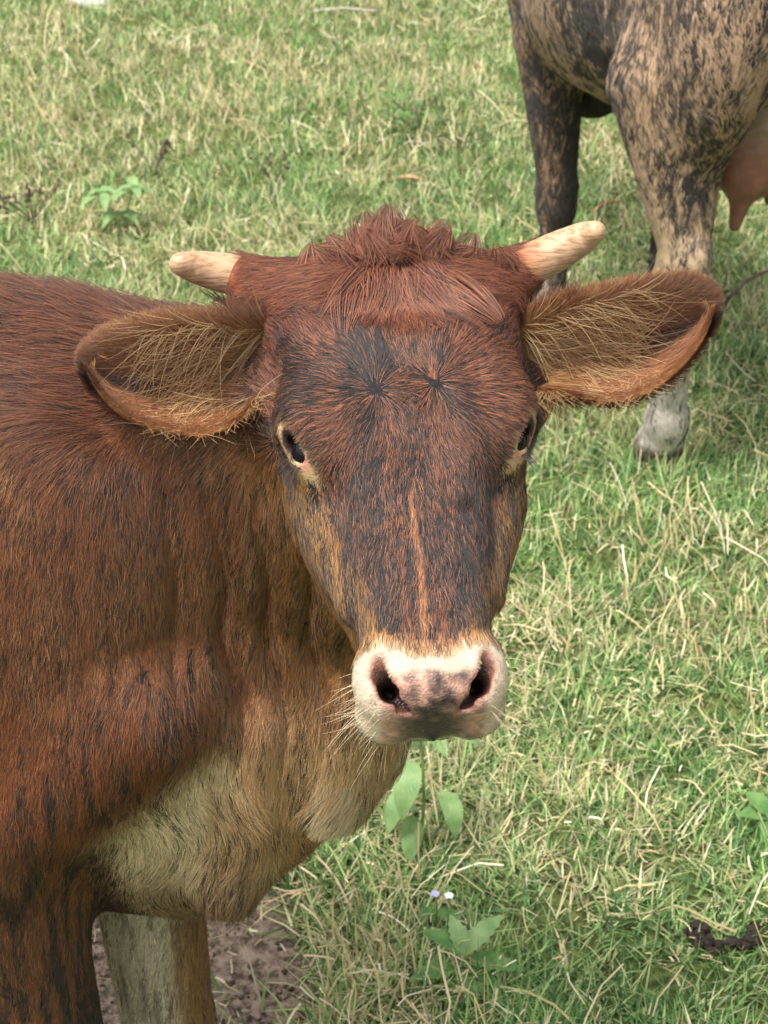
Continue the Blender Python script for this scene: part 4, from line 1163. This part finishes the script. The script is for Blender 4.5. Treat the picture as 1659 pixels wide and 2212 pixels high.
    fl2 = np.where(fr[:, None], dT2 * .9 + dS2 * (.25 + cl * 1.5)[:, None], dS2 + dT2 * (.35 + 1.2 * cl)[:, None])
    ln2 = np.where(fr, (.030 + .022 * rng.random(m_)) * np.where(a2 > .25, .55, 1.0), .032 + .022 * rng.random(m_))
    P2 = grow(p2, n2, fl2, ln2 * (.5 + .7 * rng.random(m_)), .26, K=8, jitter=.34, droop=.22, wave=1.7)
    c2 = lerp(S(136, 94, 56)[None], S(212, 182, 132)[None], rng.random(m_)[:, None])
    o1 = strands('fur', L(P1.reshape(-1, 3)).reshape(P1.shape), np.full(len(P1), .00034), c1, M_HAIR, ear); add_normals(o1, n1)
    o2 = strands('long_hair', L(P2.reshape(-1, 3)).reshape(P2.shape), .00032 * (.7 + .6 * rng.random(m_)), c2, M_PALE_HAIR, ear); add_normals(o2, n2)
M_EAR = mat_tint('ear_skin', rough=.6, spec=.2, noise=(160, .2), bump=(300, .3, .001), trans=.22)
for s in SGN: ear_build(s)

# forelock: clumped locks on the poll, falling over the forehead and standing up along the crest
def forelock():
    Pk, Ck, Nk = [], [], []
    nl = 116
    for k in range(nl):
        up = k < 60
        if up:
            x0, l0 = rng.normal(.0, .033), -.170 - .022 * rng.random()
        else:
            x0, l0 = rng.normal(.004, .018), -.160 + .025 * rng.random()
        rt = np.array([x0, l0, -.05], np.float32)
        d = np.linalg.norm(to_head(CV) - rt, axis=1) if False else None
        i = IDX[np.argmin(((HH[IDX] - rt) ** 2 * [1, 1, .25]).sum(1))]
        p0 = CV[i]; n0 = CN[i]
        hd = np.array([(x0 - .004) * 13 + rng.normal(0, .35), 1.0, .15]) if not up else np.array([(x0) * 7 + rng.normal(0, .8), -.25 + rng.normal(0, .5), .35])
        dw = unit(HA @ hd)
        Ln = (.040 + .022 * rng.random()) if not up else (.010 + .011 * rng.random() + .008 * math.exp(-((x0 - .004) / .022) ** 2))
        ns = 44
        j = IDX[np.argsort(((HH[IDX] - HH[i]) ** 2).sum(1))[:160]]
        jj = rng.choice(j, ns); p = CV[jj]; n = CN[jj]
        curl = rng.normal(0, .5); sd = np.cross(n0, dw)
        lf = (.30 + .2 * rng.random()) if not up else .9
        tip = p0 + dw * Ln + n0 * Ln * lf * .5 + sd * curl * Ln * .4
        K = 8; t = np.linspace(0, 1, K)
        for a in range(ns):
            f = .75 + .35 * rng.random()
            base = p[a] + (dw * Ln * f)[None] * t[:, None] + (n[a] * Ln * lf)[None] * (t * (1.25 - .75 * t))[:, None] + (sd * curl * Ln)[None] * (.5 * t * t)[:, None]
            pull = (.62 + .25 * ((k * 37) % 10) / 10 if up else .70) * t[:, None] ** 1.1
            path = base * (1 - pull) + (tip[None] + (base - base[-1])) * pull
            if not up: path[:, 2] -= .2 * Ln * t ** 2
            Pk.append(path); Nk.append(n[a])
            Ck.append(lerp(S(112, 62, 46), S(152, 96, 68), rng.random()) * (.6 + .55 * rng.random()) if rng.random() > .15 else S(50, 36, 34))
    P = np.array(Pk, np.float32)
    o = strands('forelock', L(P.reshape(-1, 3)).reshape(P.shape), np.full(len(P), .00038), np.array(Ck), M_HAIR, calf); add_normals(o, np.array(Nk))
HH = to_head(CV); IDX = np.flatnonzero((np.abs(HH[:, 0]) < .12) & (HH[:, 1] < -.1) & (HH[:, 2] > -.09) & (hw > .5))
forelock()

# whiskers and lashes
Pw = []
_nm = nostril_metric(HH); cand = np.flatnonzero((hw > .5) & (_nm > .007) & (HH[:, 1] > .19) & (np.abs(HH[:, 0]) > .04) & (HH[:, 2] < -.03) & (HH[:, 2] > -.1))
for i in rng.choice(cand, 62):
    x = HH[i, 0]; d = unit(CN[i] + HA @ np.array([np.sign(x) * .8, .25 + .5 * rng.random(), .1]) + rng.normal(0, .22, 3))
    Ln = .012 + .028 * rng.random() ** 1.6; t = np.linspace(0, 1, 7)[:, None]
    Pw.append(CV[i] + d * Ln * t + np.array([0, 0, -.25]) * Ln * t * t * rng.random() + rng.normal(0, .1, 3) * Ln * t * t)
cand = np.flatnonzero((hw > .5) & (HH[:, 1] > .19) & (HH[:, 2] < -.085) & (HH[:, 2] > -.125))
for i in rng.choice(cand, 90):
    d = unit(CN[i] + HA @ np.array([HH[i, 0] * 8, .6, -.2]) + rng.normal(0, .3, 3))
    Ln = .010 + .018 * rng.random(); t = np.linspace(0, 1, 7)[:, None]
    Pw.append(CV[i] + d * Ln * t + np.array([0, 0, -.3]) * Ln * t * t)
Pw = np.array(Pw, np.float32)
o = strands('whiskers', L(Pw.reshape(-1, 3)).reshape(Pw.shape), np.full(len(Pw), .00015), np.repeat(S(226, 206, 168)[None], len(Pw), 0), M_PALE_HAIR, calf); add_normals(o, np.repeat(unit([0, -.6, .8])[None], len(Pw), 0))
Pl = []
for s in SGN:
    E = eye_frame(s); upv = E[:, 1] * (1 if (E[:, 1] @ np.array([s, -1.0, -.4])) > 0 else -1)
    for k in range(46):
        a = (k / 45 - .5) * 2.2
        c = EYE[s] + EYE_DIR[s] * .0175 + E[:, 0] * .0142 * math.sin(a) + upv * .0088 * math.cos(a)
        d = unit(EYE_DIR[s] * .8 + upv * .55 + E[:, 0] * .5 * math.sin(a) + np.array([0, .25, 0]) + rng.normal(0, .1, 3)); t = np.linspace(0, 1, 7)[:, None]
        Ln = .014 + .006 * rng.random()
        Pl.append(c + d * Ln * t + np.array([0, .45, -.1]) * Ln * t * t)
Pl = from_head(np.array(Pl).reshape(-1, 3)).reshape(len(Pl), 7, 3)
o = strands('eyelashes', L(Pl.reshape(-1, 3)).reshape(Pl.shape), np.full(len(Pl), .00034), np.repeat(S(48, 38, 36)[None], len(Pl), 0), M_HAIR, calf); add_normals(o, np.repeat(unit([0, -.6, .8])[None], len(Pl), 0))
print('calf done', time.time() - T0)
# ------------------------------------------------------------------ the brindled cow, walking away, seen from behind left
KH = px_ground(1418, 992); KF = unit([-.19, .88, 0]); KR = np.array([KF[1], -KF[0], 0.0])
KO = KH - KF * .10 + KR * .150
KA = np.stack([KF, KR, [0, 0, 1]], 1).astype(np.float32)
def to_cow(p): return (p - KO.astype(np.float32)) @ KA
_kx, _kc = table([(-.30, .0, 1.2, 1.1), (-.27, .13, 1.28, .98), (-.1, .22, 1.34, .86), (.15, .31, 1.35, .76), (.45, .365, 1.34, .70), (.75, .34, 1.32, .68), (.95, .26, 1.32, .68),
    (1.1, .17, 1.3, .66), (1.2, .1, 1.24, .70), (1.25, .0, 1.1, .85)], blur=25)
def cow_f(p):
    q = to_cow(p)
    f = loft_s(q, _kx, _kc, 2.2, .25).astype(np.float32)
    f = smin(f, rcone(q, (1.05, 0, 1.12), (1.55, -.05, 1.30), .19, .12, (1, 1, .8)), .1)
    f = smin(f, rcone(q, (1.55, -.05, 1.30), (1.92, -.08, 1.02), .115, .07), .06)
    f = smin(f, ell(q, (1.06, -.02, .66), (.14, .085, .10)), .05)
    f = smin(f, ell(q, (.98, -.06, .64), (.06, .055, .06)), .03)
    for s in SGN:
        hl = .16 if s < 0 else .25
        f = smin(f, ell(q, (1.52, -.05 + s * .2, 1.33), (.03, .10, .05)), .02)
        f = smin(f, ell(q, (-.02, s * .19, 1.02), (.22, .12, .30)), .08)
        f = smin(f, rcone(q, (.02, s * .225, .88), (-.06, s * .20, .56), .128, .050), .05)
        f = smin(f, ell(q, (-.085, s * .198, .535), (.048, .040, .060)), .03)
        f = smin(f, ell(q, (-.045, s * .203, .50), (.050, .044, .07)), .03)
        f = smin(f, rcone(q, (-.04, s * .200, .48), (.04, s * hl, .16), .042, .038), .03)
        f = smin(f, ell(q, (.05, s * (hl - .005), .13), (.05, .046, .05)), .02)
        f = smin(f, rcone(q, (.06, s * (hl - .008), .10), (.095, s * (hl - .01), .035), .046, .057), .02)
        fo = .86 + (.0 if s < 0 else .06)
        f = smin(f, ell(q, (.95, s * .2, .98), (.15, .09, .26)), .07)
        f = smin(f, rcone(q, (fo + .02, s * .20, .80), (fo, s * .17, .45), .088, .049), .04)
        f = smin(f, ell(q, (fo + .005, s * .168, .40), (.056, .054, .075)), .03)
        f = smin(f, rcone(q, (fo, s * .168, .36), (fo, s * .168, .14), .040, .035), .03)
        f = smin(f, ell(q, (fo, s * .168, .12), (.043, .043, .045)), .02)
        f = smin(f, rcone(q, (fo + .015, s * .168, .09), (fo + .04, s * .168, .03), .042, .052), .02)
    f = smin(f, rcone(q, (-.28, .03, 1.22), (-.34, .10, .62), .03, .022), .03)
    return smax(f, -q[:, 2] + .004, .004).astype(np.float32)
t = time.time()
ax_x = axis([(-.1, .95, .011), (.95, 1.65, .02)]); ax_y = axis([(2.78, 4.6, .012), (4.6, 5.6, .03)]); ax_z = axis([(-.02, 1.1, .011), (1.1, 1.62, .025)])
KV, KQ = surface_nets(cow_f, (ax_x, ax_y, ax_z))
KV, KN = snap(cow_f, KV, 2, .01)
kq = to_cow(KV)
s_, r_, z_ = kq[:, 0], kq[:, 1], kq[:, 2]
hind = sstep(.45, .2, s_) * sstep(.85, .55, z_)
pale = np.clip(hind * (.35 + .65 * sstep(.62, .42, z_)), 0, 1)
pale = np.maximum(pale, sstep(.3, .2, z_) * .9)
white = sstep(.34, .2, z_)
front = sstep(.7, .8, s_)
darkp = .50 + .20 * front * sstep(.9, .6, z_) - .20 * pale + .9 * np.exp(-blob(kq, (1.05, -.02, .64), (.17, .12, .10)) ** 4) * (z_ < .74)  # last term blackens the brisket: the shadow it hangs in, painted into the coat
darkp += .35 * np.exp(-blob(kq, (.3, -.3, .92), (.08, .2, .16)) ** 2)
darkp += .25 * front * sstep(.10, .14, r_ + .30) * (z_ < .6)
tanc = np.repeat(S(188, 156, 124)[None], len(KV), 0)
tanc = mixc(tanc, S(204, 182, 146), pale); tanc = mixc(tanc, S(206, 198, 184), white); tanc = mixc(tanc, S(96, 84, 72), sstep(.06, .045, z_))
tanc = mixc(tanc, S(160, 122, 88), front * .6)
m, nt, b = new_mat('brindle_coat')
tc = nt.nodes.new('ShaderNodeTexCoord'); at = nt.nodes.new('ShaderNodeAttribute'); at.attribute_name = 'tint'; ad = nt.nodes.new('ShaderNodeAttribute'); ad.attribute_name = 'dark'
mp = nt.nodes.new('ShaderNodeMapping'); mp.inputs['Scale'].default_value = (1, 1, .38); nt.links.new(tc.outputs['Object'], mp.inputs[0])
no = nt.nodes.new('ShaderNodeTexNoise'); no.inputs['Scale'].default_value = 62; no.inputs['Detail'].default_value = 6; no.inputs['Roughness'].default_value = .62; no.inputs['Distortion'].default_value = .9; nt.links.new(mp.outputs[0], no.inputs['Vector'])
n2 = nt.nodes.new('ShaderNodeTexNoise'); n2.inputs['Scale'].default_value = 9; n2.inputs['Detail'].default_value = 3; nt.links.new(mp.outputs[0], n2.inputs['Vector'])
a1 = nt.nodes.new('ShaderNodeMath'); a1.operation = 'MULTIPLY_ADD'; a1.inputs[1].default_value = .55; nt.links.new(n2.outputs[0], a1.inputs[0]); nt.links.new(no.outputs[0], a1.inputs[2])
a2 = nt.nodes.new('ShaderNodeMath'); a2.operation = 'MULTIPLY_ADD'; a2.inputs[1].default_value = .42; nt.links.new(ad.outputs['Fac'], a2.inputs[0]); nt.links.new(a1.outputs[0], a2.inputs[2])
mr = nt.nodes.new('ShaderNodeMapRange'); mr.inputs[1].default_value = .88; mr.inputs[2].default_value = 1.06; nt.links.new(a2.outputs[0], mr.inputs[0])
mx = nt.nodes.new('ShaderNodeMix'); mx.data_type = 'RGBA'; nt.links.new(mr.outputs[0], mx.inputs[0]); nt.links.new(at.outputs['Color'], mx.inputs[6]); mx.inputs[7].default_value = (*srgb(54, 48, 46), 1)
nt.links.new(mx.outputs[2], b.inputs['Base Color']); b.inputs['Roughness'].default_value = .6; b.inputs['Specular IOR Level'].default_value = .25
n3 = nt.nodes.new('ShaderNodeTexNoise'); n3.inputs['Scale'].default_value = 120; n3.inputs['Detail'].default_value = 4; nt.links.new(mp.outputs[0], n3.inputs['Vector'])
bp = nt.nodes.new('ShaderNodeBump'); bp.inputs['Strength'].default_value = .6; bp.inputs['Distance'].default_value = .006; nt.links.new(n3.outputs[0], bp.inputs['Height']); nt.links.new(bp.outputs[0], b.inputs['Normal'])
cow = empty('cow', (float(KO[0]), float(KO[1]), 0)); tag(cow, 'black and tan brindled cow with pale lower hind leg standing behind the calf', 'cow')
KOFF = -np.array([KO[0], KO[1], 0], np.float32)
cow_body = mesh_np('body', KV + KOFF, KQ, m, cow, color=tanc, extra={'dark': darkp})
# short coat
kf = KV[KQ].mean(1); kw = cam_weight(kf, KN[KQ[:, 0]], .03)
NK = 70000
KP, KPN = sample_surface(KV, KQ, KN, NK, kw)
kq2 = to_cow(KP)
i = KQ[:, 0]
def near_attr(P, A):
    # nearest-vertex lookup on a hashed grid
    cell = np.floor(P / .03).astype(np.int64); vc = np.floor(KV / .03).astype(np.int64)
    key = lambda c: (c[:, 0] + 1000) * 100000000 + (c[:, 1] + 1000) * 10000 + (c[:, 2] + 1000)
    vk = key(vc); o_ = np.argsort(vk); j = np.searchsorted(vk[o_], key(cell)); j = np.clip(j, 0, len(o_) - 1)
    return A[o_[j]]
kt = near_attr(KP, tanc); kd = near_attr(KP, darkp)
pn = fbm(kq2 * np.float32([60, 60, 17]) + 2.5 * vnoise(kq2 * 25, 8)[:, None], 301, 4) + .5 * (fbm(kq2 * np.float32([9, 9, 4]), 303, 2) - .5)
pr = sstep(.57, .71, pn + .5 * (kd - .25))
dk = rng.random(NK) < pr
kc = np.where(dk[:, None], S(56, 50, 48)[None], kt) * (.7 + .6 * rng.random(NK))[:, None]
kfl = np.zeros((NK, 3), np.float32); kfl[:, 2] = -1; kfl += (-KF * .5).astype(np.float32)
kfl += (np.stack([vnoise(KP * 30, 61), vnoise(KP * 30, 62), vnoise(KP * 30, 63)], 1) - .5) * 1.2
kok = (kq2[:, 2] > .07)
KP3 = grow(KP, KPN, kfl, np.full(NK, .014), .22, K=4, jitter=.2)[kok]
o = strands('coat', (KP3.reshape(-1, 3) + KOFF).reshape(KP3.shape), np.full(len(KP3), .0007), kc[kok], M_HAIR, bpy.data.objects[cow_body.name]); add_normals(o, KPN[kok])
# udder with four teats
def udder_f(p):
    q = to_cow(p)
    f = ell(q, (.10, -.015, .83), (.20, .165, .20))
    for sx in (-1, 1):
        for sy in (-1, 1):
            c = np.array((.07 + sx * .075, -.012 + sy * (.045 if sx < 0 else .08), .735))
            f = smin(f, ell(q, c, (.075, .07, .10)), .03)
            f = smin(f, rcone(q, c + [0, 0, -.06], c + [0, sy * .012, -.15], .030, .013), .02)
    wr = np.sin(q[:, 2] * 260 + 3 * np.sin(q[:, 1] * 25)) * .0035 * sstep(.70, .80, q[:, 2])
    return (f + wr).astype(np.float32)
uc = KO + KF * .08
UV, UQ = surface_nets(udder_f, (axis([(uc[0] - .24, uc[0] + .24, .008)]), axis([(uc[1] - .3, uc[1] + .3, .008)]), axis([(.48, 1.0, .008)])))
UV, _ = snap(udder_f, UV, 2, .008)
uq = to_cow(UV)
ucol = np.repeat(S(140, 98, 84)[None], len(UV), 0); ucol = mixc(ucol, S(150, 128, 106), sstep(.72, .82, uq[:, 2])); ucol = mixc(ucol, S(112, 74, 64), sstep(.62, .55, uq[:, 2]))
mesh_np('udder', UV + KOFF, UQ, mat_tint('udder_skin', rough=.5, spec=.3, noise=(30, .25), bump=(120, .5, .004)), cow, color=ucol)
print('cow', KV.shape, time.time() - t, 'total', time.time() - T0)
